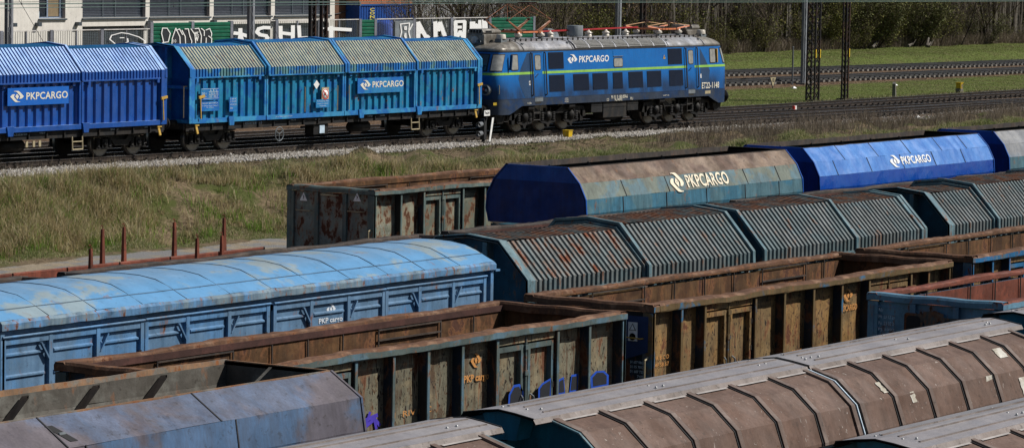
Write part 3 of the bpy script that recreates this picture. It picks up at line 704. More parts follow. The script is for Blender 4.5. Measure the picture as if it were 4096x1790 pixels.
# ---- electric locomotive
LX0, LX1, LYC, LZR = 114.40, 133.22, 77.2, 2.50
def locomotive():
    t = thing('electric_locomotive', 'blue six axle electric locomotive with lime stripe and grey roof carrying ET22-1148', 'locomotive', (LX0, LYC, LZR))
    L = LX1 - LX0
    def hw(z): return 1.5 if z <= 1.4 else 1.5 - .075 * (z - 1.4)
    def ins(z):
        if z < 2.35: return .16 * (2.35 - z) / 1.6
        return .40 * ((z - 2.35) / .95) ** 1.2
    base = [(.62, -1.), (.38, -.985), (.24, -.93), (.14, -.80), (.08, -.62), (.03, -.35), (0, 0)]
    def plan(z):
        h = hw(z); i = ins(z); left = [(x + i, y * h) for x, y in base]; left += [(x, -y) for x, y in reversed(left[:-1])]   # near-left corner round to far-left
        right = [(L - x, y) for x, y in left]
        return left[::-1], right   # left: far->near ; right: near->far
    def ring(z):
        lf, rt = plan(z); h = hw(z); mid = [(x, -h) for x in fr(.62, L - .62, 40)[1:-1]]
        mf = [(x, h) for x in fr(L - .62, .62, 40)[1:-1]]
        return lf + mid + rt + mf
    def surf(zs, m, name, parent, off=0., zfun=None):
        vs = []; n = None
        for z in zs:
            R = ring(z); n = len(R)
            for i, (x, y) in enumerate(R):
                if off:
                    a = R[i - 1]; b = R[(i + 1) % n]; dx, dy = b[0] - a[0], b[1] - a[1]; q = sqrt(dx * dx + dy * dy); x, y = x + dy / q * off, y - dx / q * off
                zz = zfun(x, z) if zfun else z; vs.append((x, y, zz))
        fs = [(k * n + i, k * n + (i + 1) % n, (k + 1) * n + (i + 1) % n, (k + 1) * n + i) for k in range(len(zs) - 1) for i in range(n)]
        return obj(name, MB().add(vs, fs, True), m, parent)
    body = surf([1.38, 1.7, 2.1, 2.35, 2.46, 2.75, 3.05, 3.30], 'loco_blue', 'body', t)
    def zb(x, z):
        if z > 1.2: return z
        e = min(x, L - x)
        return .78 if e < 1.25 else (.78 + (1.10 - .78) * min(1, (e - 1.25) / .55))
    surf([1.1, 1.395], 'loco_sill', 'sill', t, .006, zb)
    surf([2.355, 2.455], 'loco_stripe', 'stripe', t, .008)
    surf([1.39, 1.405], 'loco_sill', 'seam', t, .012)
    obj('floor', MB().box(.5, L - .5, -1.4, 1.4, 1.12, 1.2), 'bogie_black', t)
    # roof
    rl = [(1.0, 3.30, 0.), (1.012, 3.335, -.02), (.955, 3.44, .12), (.87, 3.54, .36), (.74, 3.63, .8), (.56, 3.70, 1.25), (.30, 3.745, 1.7), (0., 3.76, 2.0)]
    R0 = ring(3.30); n = len(R0); vs = []; cxm = L / 2
    for k, z, inset in rl:
        for x, y in R0:
            nx = cxm + (x - cxm) * ((cxm - inset) / cxm) if abs(x - cxm) > cxm - 2.6 else x
            e = cxm - abs(x - cxm); w = max(0, min(1, (2.6 - e) / 2.6)); xx = x + (1 if x < cxm else -1) * inset * w
            vs.append((xx, y * k, z))
    fs = [(j * n + i, j * n + (i + 1) % n, (j + 1) * n + (i + 1) % n, (j + 1) * n + i) for j in range(len(rl) - 1) for i in range(n)]
    endf = []; midf = []
    for f in fs:
        x = sum(vs[i][0] for i in f) / 4; (endf if (x < 2.15 or x > L - 2.15) else midf).append(f)
    def sub_(F_):
        ids = sorted({i for f in F_ for i in f}); mp = {i: k for k, i in enumerate(ids)}; return MB().add([vs[i] for i in ids], [tuple(mp[i] for i in f) for f in F_], True)
    rf = obj('roof', sub_(midf), 'loco_roof', t)
    obj('roof_end', sub_([f for f in endf if vs[f[0]][0] < cxm]), 'loco_roof_end', rf); obj('roof_end', sub_([f for f in endf if vs[f[0]][0] > cxm]), 'loco_roof_end', rf)
    surf([3.27, 3.31], 'seam_dark', 'gutter', rf, .02)
    # roof side louvres
    rs = [(-1.385, 3.33), (-1.31, 3.455), (-1.19, 3.555), (-1.02, 3.645)]
    gx0 = 120.35 - LX0 + .15; gx1 = 127.55 - LX0 + .2; w = (gx1 - gx0) / 7
    for i in range(7):
        a = gx0 + i * w; p = MB().strip(rs, a + .03, a + w - .03, -.02); g = obj('roof_louvre', p, 'louvre_dark', t)
        s = MB(); m = 6
        for j in range(m):
            u = (j + .5) / m * 3; k = int(min(2, u)); fq = u - k; y = rs[k][0] * (1 - fq) + rs[k + 1][0] * fq; z = rs[k][1] * (1 - fq) + rs[k + 1][1] * fq
            s.box(a + .06, a + w - .06, y - .045, y - .012, z + .012, z + .042)
        obj('slat', s, 'louvre_light', g)
        q = MB().strip(rs, a - .045, a + .045, -.045); obj('louvre_frame', q, 'loco_roof', g)
    obj('louvre_frame', MB().strip(rs, gx1 - .045, gx1 + .045, -.045), 'loco_roof', g)
    for sx in (2.2, gx0 - .2, gx1 + .2, L - 2.2): obj('roof_seam', MB().strip([(-1.40, 3.32), (-1.30, 3.455), (-1.2, 3.545), (-1.02, 3.635), (-.77, 3.705), (-.41, 3.75), (0, 3.765)], sx - .012, sx + .012, -.012), 'seam_dark', rf)
    hd = MB()
    for sx in (2.35, gx0 - .35, gx1 + .35, L - 2.4): hd.box(sx, sx + .10, -1.22, -1.12, 3.56, 3.60)
    obj('roof_hatch', hd, 'steel_grey', rf)
    rr = MB(); xs_ = fr(1.9, L - 1.9, 38); rr.path([(x, -.90, 3.735) for x in (xs_[0], xs_[-1])], .014, 5)
    for x in xs_: rr.box(x - .02, x + .02, -.93, -.87, 3.66, 3.765)
    obj('roof_rail', rr, 'louvre_dark', rf)
    mk = MB()
    for x in fr(5.6, 13.5, 10): mk.path([(x, -.55, 3.72), (x, -.55, 3.79), (x + .06, -.52, 3.79), (x + .06, -.52, 3.72)], .008, 4)
    obj('lifting_eye', mk, 'louvre_dark', rf)
    obj('roof_walk', MB().box(11.2, 13.6, -.86, -.50, 3.80, 3.815), 'louvre_dark', rf)
    # side features
    def X(v, z): return v - LX0 + 1.74 * .075 * max(0, z - 1.4)
    def side(name, x0, x1, z0, z1, off, m, parent, rnd=0.):
        c = []
        if rnd:
            for (cx, cz, a0) in ((x1 - rnd, z1 - rnd, 0), (x0 + rnd, z1 - rnd, 90), (x0 + rnd, z0 + rnd, 180), (x1 - rnd, z0 + rnd, 270)):
                for k in range(4): a = radians(a0 + k * 30); c.append((cx + rnd * cos(a), cz + rnd * sin(a)))
        else: c = [(x1, z1), (x0, z1), (x0, z0), (x1, z0)]
        nn = len(c); vf = [(x, -hw(z) - off, z) for x, z in c]; vb = [(x, -hw(z) + .03, z) for x, z in c]
        return obj(name, MB().add(vf + vb, [tuple(range(nn))] + [(i, nn + i, nn + (i + 1) % nn, (i + 1) % nn) for i in range(nn)]), m, parent)
    def grille(a, b, z0, z1):
        a = X(a, (z0 + z1) / 2); b = X(b, (z0 + z1) / 2)
        g = side('side_grille', a, b, z0, z1, .006, 'black_gap', t); s = MB(); k = int((b - a) / .075)
        for i in range(k):
            x = a + (b - a) * (i + .5) / k; s.add([(x - .026, -hw(z0) - .02, z0), (x + .01, -hw(z0) - .035, z0), (x + .026, -hw(z0) - .01, z0), (x - .026, -hw(z1) - .02, z1), (x + .01, -hw(z1) - .035, z1), (x + .026, -hw(z1) - .01, z1)], [(0, 1, 4, 3), (1, 2, 5, 4)])
        obj('slat', s, 'grille_navy', g)
    for a, b in ((118.22, 119.37), (127.72, 128.90)): grille(a, b, 2.54, 3.21)
    for a, b in ((118.34, 119.50), (120.18, 121.37), (121.68, 122.85), (123.28, 124.05), (124.53, 125.69), (126.04, 127.21), (127.89, 129.04)): grille(a, b, 1.62, 2.29)
    for a, b in ((117.26, 117.90), (129.50, 130.12)):
        a = X(a, 1.6); b = X(b, 1.6); d = side('door', a, b, 1.46, 3.2, .012, 'loco_blue', t)
        side('door_edge', a - .03, b + .03, 1.43, 3.23, .003, 'loco_shade', d)
        side('window_frame', a + .09, b - .09, 2.50, 3.13, .018, 'rubber', d, .09); side('pane', a + .125, b - .125, 2.535, 3.095, .021, 'glass_grey', d, .07)
        obj('handle', MB().bar((a + .1, -hw(2.4) - .05, 2.25), (a + .28, -hw(2.4) - .05, 2.36), .03), 'loco_shade', d)
        side('kick_plate', a + .02, b - .02, 1.25, 1.42, .012, 'steel_grey', d)
        for q in (a - .17, b + .20):
            r = MB().path([(q, -1.50, 1.5), (q, -1.565, 1.53), (q, -1.43, 3.2), (q, -1.36, 3.22)], .027, 8); obj('handrail', r, 'louvre_dark', d)
        side('step_recess', a + .05, b - .15, 1.16, 1.30, .010, 'black_gap', d)
        l = MB()
        for q in (a + .06, b - .12): l.tube((q, -1.43, .45), (q, -1.43, 1.12), .015)
        for z in (.5, .8): l.tube((a + .06, -1.43, z), (b - .12, -1.43, z), .015)
        obj('ladder', l, 'louvre_dark', d)
    for a, b in ((115.45, 115.98), (131.28, 131.80)):
        a = X(a, 2.9); b = X(b, 2.9); f = side('cab_window', a, b, 2.52, 3.18, .012, 'rubber', t, .07); side('pane', a + .04, b - .04, 2.56, 3.14, .016, 'glass_grey', f, .05)
    wf = side('machine_room_window', X(123.28, 2.8), X(124.02, 2.8), 2.50, 2.90, .012, 'rubber', t, .08); side('pane', X(123.28, 2.8) + .035, X(124.02, 2.8) - .035, 2.535, 2.865, .016, 'glass_grey', wf, .06)
    side('sliding_window', X(123.24, 3), X(123.98, 3), 2.97, 3.21, .010, 'loco_blue', t, .03); side('window_sill', X(123.24, 3), X(124.0, 3), 2.955, 2.975, .03, 'steel_grey', t)
    mr = MB().bar((X(115.30, 2.9), -1.48, 2.55), (X(115.34, 2.9), -1.50, 3.15), .05, .10); obj('wing_mirror', mr, 'loco_shade', t)
    mr = MB().bar((X(131.90, 2.9), -1.42, 2.55), (X(131.84, 2.9), -1.42, 3.15), .05, .10); obj('wing_mirror', mr, 'amber', t)
    # darker diagonal shading patches of the livery
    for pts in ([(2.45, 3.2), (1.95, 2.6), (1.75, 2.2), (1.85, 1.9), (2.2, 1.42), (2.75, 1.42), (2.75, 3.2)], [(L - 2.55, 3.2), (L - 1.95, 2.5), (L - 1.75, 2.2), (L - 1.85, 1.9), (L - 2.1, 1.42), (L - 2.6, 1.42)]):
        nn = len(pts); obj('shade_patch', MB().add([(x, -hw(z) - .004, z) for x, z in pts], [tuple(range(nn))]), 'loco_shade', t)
    # corner + front windows follow the plan curve
    def bent(name, s0, s1, z0, z1, off, m, parent, end='L'):
        vs = []; ss = fr(s0, s1, 6); zz = fr(z0, z1, 4)
        for z in zz:
            i = ins(z); h = hw(z); pl = [(x + i, y * h) for x, y in base]; pl += [(x, -y) for x, y in reversed(pl[:-1])]
            dist = [0]
            for a, b in zip(pl[:-1], pl[1:]): dist.append(dist[-1] + sqrt((a[0] - b[0]) ** 2 + (a[1] - b[1]) ** 2))
            for s in ss:
                k = max(j for j in range(len(dist) - 1) if dist[j] <= s); f = (s - dist[k]) / (dist[k + 1] - dist[k])
                x = pl[k][0] + f * (pl[k + 1][0] - pl[k][0]); y = pl[k][1] + f * (pl[k + 1][1] - pl[k][1])
                dx, dy = pl[k + 1][0] - pl[k][0], pl[k + 1][1] - pl[k][1]; q = sqrt(dx * dx + dy * dy); x -= dy / q * off; y += dx / q * off
                vs.append((x if end == 'L' else L - x, y, z))
        return obj(name, MB().add(vs, [(j * 7 + i, j * 7 + i + 1, j * 7 + i + 8, j * 7 + i + 7) for j in range(4) for i in range(6)], True), m, parent)
    for end in ('L', 'R'):
        for (a, b, m) in ((.12, .62, 'glass_grey'), (.80, 1.62, 'glass_dark'), (1.80, 2.62, 'glass_dark')):
            f = bent('windscreen_frame', a - .04, b + .04, 2.50, 3.20, .010, 'rubber', t, end); bent('pane', a, b, 2.545, 3.16, .018, m, f, end)
    for end, sx in (('L', 1), ('R', -1)):
        xe = 0 if end == 'L' else L
        for y in (-.95, .95):
            c = (xe + sx * .30, y, 1.78)
            hl = obj('headlight', MB().lathe(c, [(.20, sx * .1), (.235, -sx * .12), (.215, -sx * .27), (.19, -sx * .28), (.17, -sx * .24), (.0, -sx * .22)], 24, 'x'), 'steel_grey', t)
            obj('lamp', MB().lathe((c[0] - sx * .225, y - .02, 1.76), [(.0, 0), (.16, 0), (.15, -sx * .015), (.0, -sx * .02)], 20, 'x'), 'louvre_dark', hl)
            obj('lens', MB().lathe((c[0] - sx * .25, y - .07, 1.76), [(.06, 0), (.04, -sx * .02), (0, -sx * .03)], 14, 'x'), 'louvre_light', hl); obj('tail_lens', MB().lathe((c[0] - sx * .25, y + .07, 1.80), [(.06, 0), (.04, -sx * .02), (0, -sx * .03)], 14, 'x'), 'sign_red', hl)
            h = MB().path([(xe + sx * .42, y - .42 if y < 0 else y + .42, 1.6), (xe + sx * .36, y - .5 if y < 0 else y + .5, 1.62), (xe + sx * .36, y - .5 if y < 0 else y + .5, 1.95), (xe + sx * .42, y - .42 if y < 0 else y + .42, 1.97)], .015); obj('grab_handle', h, 'handle_cream', t)
        # roof hump with top lamp and vents
        hb = MB(); A, B = sorted((xe + sx * .75, xe + sx * 2.15)); hb.prismy([(A if sx > 0 else A + .5, 3.42), (A if sx > 0 else A, 3.95) if sx > 0 else (A, 3.95), (B, 3.95) if sx > 0 else (B, 3.95), (B - .5 if False else B, 3.42)], -.42, .42)
        ho = obj('roof_housing', hb, 'loco_roof_end', t, bevel=.03)
        vt = MB(); vt.prism([(-.34, 3.95), (-.38, 4.03), (-.3, 4.16), (.3, 4.16), (.38, 4.03), (.34, 3.95)], A + .02, B - .08); vo = obj('vent_hood', vt, 'loco_roof_end', ho, bevel=.03)
        vs_ = MB()
        for k in range(5): vs_.box(A + .2 + k * .09, A + .25 + k * .09, -.385, -.36, 4.0, 4.1)
        for k in range(4): vs_.box(*sorted((A + .015 if sx > 0 else B - .075, A + .04 if sx > 0 else B - .06)), -.26 + k * .14, -.16 + k * .14, 4.0, 4.12)
        obj('vent_slot', vs_, 'black_gap', vo)
        fx = A if sx > 0 else B
        obj('top_lamp', MB().lathe((fx, .0, 3.72), [(.16, sx * .02), (.16, -sx * .08), (.13, -sx * .10), (.0, -sx * .07)], 18, 'x'), 'louvre_light', ho)
        obj('horn', MB().lathe((fx, -.28, 3.66), [(.04, 0), (.05, -sx * .12), (.10, -sx * .2), (.08, -sx * .19), (0, -sx * .05)], 14, 'x'), 'steel_grey', ho)
        bx = MB(); q = xe + sx * 1.45; bx.box(q - .22, q + .22, -.92, -.62, 3.5, 3.78); obj('aerial_base', bx, 'steel_grey', t); b2 = MB(); b2.lathe((q, -.77, 3.78), [(.21, 0), (.19, .16), (.17, .18), (0, .18)], 16); obj('aerial_dome', b2, 'ceramic', t)
        pl = MB(); pl.prismy([(xe + sx * .35, .80), (xe + sx * 1.15, .80), (xe + sx * .95, .42), (xe + sx * .55, .42)], -1.25, 1.25); obj('plough', pl, 'bogie_black', t)
        for y in (-.875, .875):
            b = MB().lathe((xe + sx * .2, y, 1.02), [(.18, 0), (.17, -sx * .28), (.10, -sx * .28), (.10, -sx * .55), (.29, -sx * .56), (.30, -sx * .62), (.24, -sx * .64), (0, -sx * .645)], 18, 'x'); obj('buffer', b, 'bogie_black', t)
        obj('coupler', MB().box(*sorted((xe - sx * .35, xe + sx * .3)), -.12, .12, .95, 1.15), 'bogie_black', t)
        obj('step_iron', MB().path([(xe + sx * .75, -1.42, .78), (xe + sx * .75, -1.42, .5), (xe + sx * 1.05, -1.42, .5), (xe + sx * 1.05, -1.42, .78)], .018), 'bogie_black', t)
    # boxes under the middle
    for a, b, z0, z1, m in ((121.75, 122.62, .66, 1.12, 'loco_sill'), (122.70, 124.55, .42, 1.12, 'frame_black'), (124.62, 125.50, .66, 1.12, 'loco_sill')):
        a -= LX0; b -= LX0; o = obj('equipment_box', MB().box(a, b, -1.42, -.9, z0, z1), 'frame_black', t, bevel=.015)
        e = MB(); e.box(a - .01, b + .01, -1.435, -1.425, z0 + (z1 - z0) * .62, z0 + (z1 - z0) * .64); obj('lid_edge', e, 'bogie_black', o)
    obj('equipment_box', MB().prismy([(8.5, .42), (9.2, .3), (9.6, .3), (10.1, .42)], -1.2, .9), 'bogie_black', t)
    obj('tank', MB().box(7.4, 11.1, .2, 1.35, .5, 1.1), 'bogie_black', t)
    # bogies
    for c0 in (116.97 - LX0 + .0, 127.27 - LX0):
        f = MB()
        for sg in (-1, 1):
            y0, y1 = sorted((sg * 1.10, sg * 1.24)); c = c0 + 1.75
            f.prismy([(c - 2.9, .55), (c - 2.75, .95), (c - 1.1, 1.05), (c - .6, .80), (c + .6, .80), (c + 1.1, 1.05), (c + 2.75, .95), (c + 2.9, .55), (c + 2.6, .5), (c + 2.3, .72), (c - 2.3, .72), (c - 2.6, .5)], y0, y1)
            for k in range(3):
                ax = c0 + 1.75 * k
                f.lathe((ax, sg * 1.2, .625), [(.20, 0), (.19, sg * .10), (.12, sg * .13), (.07, sg * .17), (0, sg * .17)], 16, 'y')
                f.prismy([(ax - .58, .44), (ax - .5, .36), (ax - .12, .30), (ax - .06, .18), (ax + .06, .18), (ax + .12, .30), (ax + .5, .36), (ax + .58, .44), (ax + .2, .42), (ax - .2, .42)], y0, y1)
                f.box(ax - .20, ax - .14, y0, y1 + .02 * sg, .4, .95); f.box(ax + .14, ax + .20, y0, y1, .4, .95)
                for q in (-.42, .42): coil(f, (ax + q, sg * 1.17, .44), .125, .34, 5, 12)
            for q in (c0 + .02, c0 + 3.1):
                f.tube((q - .05, sg * 1.32, 1.0), (q + .38, sg * 1.32, 1.0), .13, n=12); f.tube((q + .4, sg * 1.3, 1.0), (q + .62, sg * 1.3, .55), .04)
            f.box(c0 - .95, c0 - .75, y0, y1, .35, .8); f.box(c0 + 4.2, c0 + 4.4, y0, y1, .35, .8)
        b = obj('bogie', f, 'bogie_black', t)
        for k in range(3):
            for sg in (-1, 1): wheel(b, c0 + 1.75 * k, sg * .76, .625, -sg)
    # pantographs
    def panto(cx, up):
        p = MB(); hwid = .55; zb_ = 4.02
        par = obj('pantograph', MB().box(cx - .95, cx + .95, -.60, -.52, zb_ - .04, zb_ + .03).box(cx - .95, cx + .95, .52, .60, zb_ - .04, zb_ + .03).box(cx - .95, cx - .87, -.55, .55, zb_ - .04, zb_ + .03).box(cx + .87, cx + .95, -.55, .55, zb_ - .04, zb_ + .03), 'orange_panto', t)
        lo = MB(); upm = MB(); hd = MB(); jt = MB()
        zk, zt = (4.50, 5.14) if up else (4.15, 4.30)
        kx, bx = (1.63, .62) if up else (1.85, .62)
        for sg in (-1, 1):
            for y in (-hwid, hwid):
                lo = MB(); lo.add([(cx + sg * bx - .10, y - .06, zb_), (cx + sg * bx + .10, y - .06, zb_), (cx + sg * bx + .10, y + .06, zb_), (cx + sg * bx - .10, y + .06, zb_),
                        (cx + sg * kx - .025, y - .02, zk - .03), (cx + sg * kx + .025, y - .02, zk - .03), (cx + sg * kx + .025, y + .02, zk + .03), (cx + sg * kx - .025, y + .02, zk + .03)],
                       [(0, 1, 5, 4), (1, 2, 6, 5), (2, 3, 7, 6), (3, 0, 4, 7)])
                obj('lower_arm', lo, 'orange_panto' if not up else 'panto_brown', par)
                upm.tube((cx + sg * kx, y, zk), (cx - sg * .06, y * 1.0, zt), .015, n=6)
                if up: upm.tube((cx + sg * kx, y, zk), (cx + sg * .02, -y, zt), .010, n=6)
                jt.lathe((cx + sg * kx, y - .05, zk), [(.05, 0), (.05, .10)], 10, 'y')
            jt.tube((cx + sg * bx, -.6, zb_), (cx + sg * bx, .6, zb_), .05)
        obj('upper_arm', upm, 'cream_panto' if not up else 'panto_brown', par); obj('joint', jt, 'panto_dark', par)
        for o in (-.14, .14):
            hd.path([(cx + o, -.98, zt - .16), (cx + o, -.93, zt - .02), (cx + o, -.78, zt + .06), (cx + o, .78, zt + .06), (cx + o, .93, zt - .02), (cx + o, .98, zt - .16)], .02, 6)
        hd.tube((cx - .14, -.55, zt + .03), (cx + .14, -.55, zt + .03), .05); hd.tube((cx - .14, .55, zt + .03), (cx + .14, .55, zt + .03), .05)
        obj('collector_head', hd, 'panto_dark', par)
        sp = MB()
        for y in (-.2, .2): sp.tube((cx - .8, y, zb_ + .06), (cx + .2, y, zb_ + .06), .05, n=10)
        obj('spring', sp, 'panto_dark', par)
        for dx in (-.85, .85):
            for y in (-.56, .56):
                i_ = obj('insulator', MB().lathe((cx + dx, y, 3.72), [(.07, 0), (.07, .10), (.14, .12), (.17, .17), (.13, .19), (.15, .22), (.06, .25), (.05, .30)], 14), 'ceramic', par)
                obj('insulator_foot', MB().box(cx + dx - .09, cx + dx + .09, y - .09, y + .09, 3.62, 3.80), 'steel_grey', i_)
    panto(118.28 - LX0, True); panto(129.35 - LX0, False)
    bb = MB(); pts = [(119.3 - LX0, -.05, 4.00), (121.2 - LX0, -.05, 4.02), (127.6 - LX0, -.05, 4.10)]
    for a, b in zip(pts[:-1], pts[1:]): bb.bar(a, b, .03, .065)
    br = obj('busbar', bb, 'busbar_red', t)
    for x in (120.6, 123.6, 125.0, 126.6):
        obj('insulator', MB().lathe((x - LX0, -.05, 3.75), [(.15, 0), (.15, .08), (.10, .10), (.17, .14), (.17, .17), (.08, .22), (.04, .28)], 16), 'ceramic', br)
    obj('air_tank', MB().lathe((122.3 - LX0, -.2, 3.80), [(.34, 0), (.34, .42), (.33, .43), (0, .43)], 28), 'steel_grey', t)
    g = MB(); g.prismy([(6.0, 3.76), (6.95, 3.76), (6.75, 4.0), (6.3, 4.12), (6.05, 4.12)], -.05, .4); obj('roof_box', g, 'steel_grey', t)
    # lettering
    logo(t, X(119.68, 2.9), 2.89, 3.2, -hw(2.9) - .012, 'white_paint')
    text(t, 'ET22-1148', 1.50, .27, (X(130.66, 1.6), -1.512, 1.43), 'cream_letter', bold=.02, sp=1.1)
    text(t, '91 51 3 150 059-6', 1.30, .14, (123.16 - LX0, -1.518, 1.20), 'cream_letter'); text(t, 'PL-PKPC', .58, .11, (123.50 - LX0, -1.518, 1.135 - .08), 'cream_letter') if False else None
    text(t, 'PL-PKPC', .60, .09, (123.45 - LX0, -1.518, 1.105), 'cream_letter')
    w = side('warning_sign', X(127.33, 2.8), X(127.52, 2.8), 2.78, 2.98, .006, 'loco_blue', t)
    obj('triangle', MB().add([(X(127.33, 2.8), -1.405, 2.78), (X(127.53, 2.8), -1.405, 2.78), (X(127.43, 2.8), -1.395, 2.96)], [(0, 1, 2)]), 'amber', w); obj('bolt', MB().add([(X(127.41, 2.8), -1.412, 2.81), (X(127.45, 2.8), -1.412, 2.86), (X(127.43, 2.8), -1.41, 2.92), (X(127.42, 2.8), -1.412, 2.86)], [(0, 1, 2, 3)]), 'rubber', w)
    for (n_, x, z, w_, h_) in (('1', 116.85, 1.92, .08, .18), ('2', 130.55, 1.90, .08, .18)):
        q = side('number_plate', X(x, z), X(x, z) + .10, z, z + .17, .006, 'sign_white', t); text(q, n_, .04, .12, (X(x, z) + .03, -1.47, z + .03), 'rubber')
    for s_, x, z, w_, h_ in (('3,50m', 119.55, 1.29, .26, .05), ('10,30m', 119.53, 1.22, .30, .05), ('19,24m', 119.53, 1.15, .30, .05), ('R 120m', 116.75, 1.16, .28, .08), ('125', 122.8, 1.12, .18, .11), ('PLI', 124.7, 1.12, .2, .11), ('0-GPP 120t', 127.4, 1.20, .5, .05)):
        text(t, s_, w_, h_, (x - LX0, -1.516, z), 'cream_letter', bold=.0)
    lb = MB().box(130.98 - LX0, 131.45 - LX0, -1.508, -1.50, 1.20, 1.33); obj('maker_plate', lb, 'handle_cream', t)
    pl_ = MB(); pl_.box(.17, .30, -1.26, -1.22, 1.14, 1.26); obj('yellow_label', MB().add([(.17, -1.30, 1.17), (.42, -1.42, 1.17), (.42, -1.42, 1.28), (.17, -1.30, 1.28)], [(0, 1, 2, 3)]), 'yellow_paint', t)
    return t
# ------------------------------------------------------------------ ground
def zr(X): return max(2.35, 2.60 - .0042 * (X - 90)) if X > 80 else 2.642
def brow(X): return 72.6 if X < 88 else max(66.5, 72.6 - (X - 88) * .33)
def smooth(t): t = np.clip(t, 0, 1); return t * t * (3 - 2 * t)
def gz(X, Y):
    X = np.asarray(X, float); Y = np.asarray(Y, float)
    zrv = np.where(X > 80, np.maximum(2.35, 2.60 - .0042 * (X - 90)), 2.642)
    b = np.where(X < 88, 72.6, np.maximum(66.5, 72.6 - (X - 88) * .33)); f = b - 4.4
    lo = -.22 + .72 * smooth((Y - 57.6) / 4.5)
    n1 = np.sin(X * .9 + Y * .5) * .5 + np.sin(X * 2.3 - Y * 1.7) * .3 + np.sin(X * .37 + 2 * np.sin(Y * .8)) * .5
    emb = smooth((Y - f) / (b - f)); top = 2.08 + (zrv - .26 - 2.08) * smooth((Y - b) / 2.6)
    bump = (n1 * .22 + .17 * np.sin(X * 1.9 + 3 * np.sin(Y * .9 + X * .2))) * smooth((Y - f + .6) / 1.5) * smooth((73.5 - Y) / 1.3)
    z = lo + (top - lo) * emb + bump
    far = Y > 75.; z = np.where(far, zrv - .24, z)
    z += np.where((Y > 84) & (Y < 97), n1 * .03 - .03, 0)
    z += np.where(Y > 108.5, .55 * smooth((Y - 108.5) / 3.5) + n1 * .05, 0)
    return z
def axis(lo, hi, fine0, fine1, step, mid, big):
    a = [fine0]
    while a[-1] < fine1: a.append(a[-1] + step)
    s = step
    while a[-1] < hi: s *= 1.25; a.append(a[-1] + s)
    s = step; b = []
    x = fine0
    while x > lo: s *= 1.3; x -= s; b.append(x)
    return np.array(b[::-1] + a)
def ground():
    xs = axis(-900, 1600, 20, 262, .7, 0, 0); ys = axis(-900, 1600, 15, 130, .45, 0, 0)
    X, Y = np.meshgrid(xs, ys, indexing='ij'); Z = gz(X, Y); nx, ny = X.shape
    v = np.stack([X, Y, Z], -1).reshape(-1, 3)
    i = np.arange((nx - 1) * (ny - 1)); a = (i // (ny - 1)) * ny + i % (ny - 1)
    f = np.stack([a, a + ny, a + ny + 1, a + 1], -1)
    me = bpy.data.meshes.new('ground'); me.vertices.add(len(v)); me.vertices.foreach_set('co', v.ravel())
    me.loops.add(f.size); me.loops.foreach_set('vertex_index', f.ravel()); me.polygons.add(len(f)); me.polygons.foreach_set('loop_start', np.arange(len(f)) * 4)
    me.polygons.foreach_set('use_smooth', np.ones(len(f), bool)); me.update()
    x = v[:, 0]; y = v[:, 1]; wv = np.sin(x * .8) * .3 + np.sin(x * 2.1 + y) * .2
    col = np.zeros((len(v), 4)); col[:, 3] = 1
    b = np.where(x < 88, 72.6, np.maximum(66.5, 72.6 - (x - 88) * .33))
    green = smooth((y - b + 5.5 + wv) / 1.5) * smooth((b + 1.0 + wv - y) / 1.) * .28       # embankment
    green = np.maximum(green, smooth((y - 84.4 + wv * .5) / .6) * smooth((96.2 + wv - y) / .8))
    green = np.maximum(green, smooth((y - 108.6) / .8) * smooth((122.5 + wv * 3 - y) / 2.))
    green = np.where((y > 108) & (x < 168), green * .3, green); green = np.where(y > 84, green * smooth((x - 128) / 8), green)
    road = smooth((y - 57.4) / .6) * smooth((b - 5.2 + wv * .7 - y) / .6)
    grav = np.maximum(smooth((y - 74.6 - wv * .4) / .4) * smooth((np.where(x < 130, 97., 84.4) + wv * .5 - y) / .6), smooth((y - 96.3) / .5) * smooth((108.6 - y) / .5))
    grav = np.maximum(grav, smooth((57.3 - y) / .6))
    col[:, 0] = green; col[:, 1] = grav; col[:, 2] = road
    at = me.color_attributes.new('w', 'FLOAT_COLOR', 'POINT'); at.data.foreach_set('color', col.ravel())
    N = NT('ground_mix'); P = N.pos(); A = N.n('ShaderNodeVertexColor', layer_name='w'); S = N.n('ShaderNodeSeparateColor'); N.l(A.outputs[0], S.inputs[0])
    n1 = N.noise(P, .7, 8, .65); n2 = N.noise(P, 5, 8, .7); n3 = N.noise(N.scale(P, (1, 1, 1)), 18, 5, .7)
    dirt = N.mix(N.ramp(n2, .3, .7), (.07, .05, .03), (.24, .18, .11)); dirt = N.mix(N.ramp(n1, .45, .6), dirt, (.075, .085, .025))
    grass = N.mix(N.ramp(n2, .32, .68), (.07, .09, .02), (.18, .22, .055)); grass = N.mix(N.ramp(n1, .52, .72), grass, (.16, .145, .06)); grass = N.mix(N.ramp(n3, .35, .6, .55, 0.), grass, (.02, .035, .006))
    vo = N.n('ShaderNodeTexVoronoi'); N.l(P, vo.inputs['Vector']); vo.inputs['Scale'].default_value = 16
    hv = N.n('ShaderNodeSeparateColor'); N.l(vo.outputs['Color'], hv.inputs[0])
    gravel = N.mix(hv.outputs[0], (.04, .025, .015), (.26, .165, .10)); gravel = N.mix(N.ramp(vo.outputs['Distance'], .02, .05, .75, 0), gravel, (.01, .008, .006)); gravel = N.mix(N.ramp(n1, .4, .65, 0, .5), gravel, (.04, .03, .02))
    sand = N.mix(N.ramp(n2, .3, .7), (.22, .175, .12), (.36, .30, .22)); sand = N.mix(N.ramp(n1, .46, .54), sand, (.21, .205, .20))
    def edge(sock): return N.ramp(N.math('ADD', sock, N.math('MULTIPLY', N.math('SUBTRACT', n2, .5), 1.1)), .4, .6)
    c = N.mix(edge(S.outputs[0]), dirt, grass); c = N.mix(edge(S.outputs[2]), c, sand); c = N.mix(edge(S.outputs[1]), c, gravel)
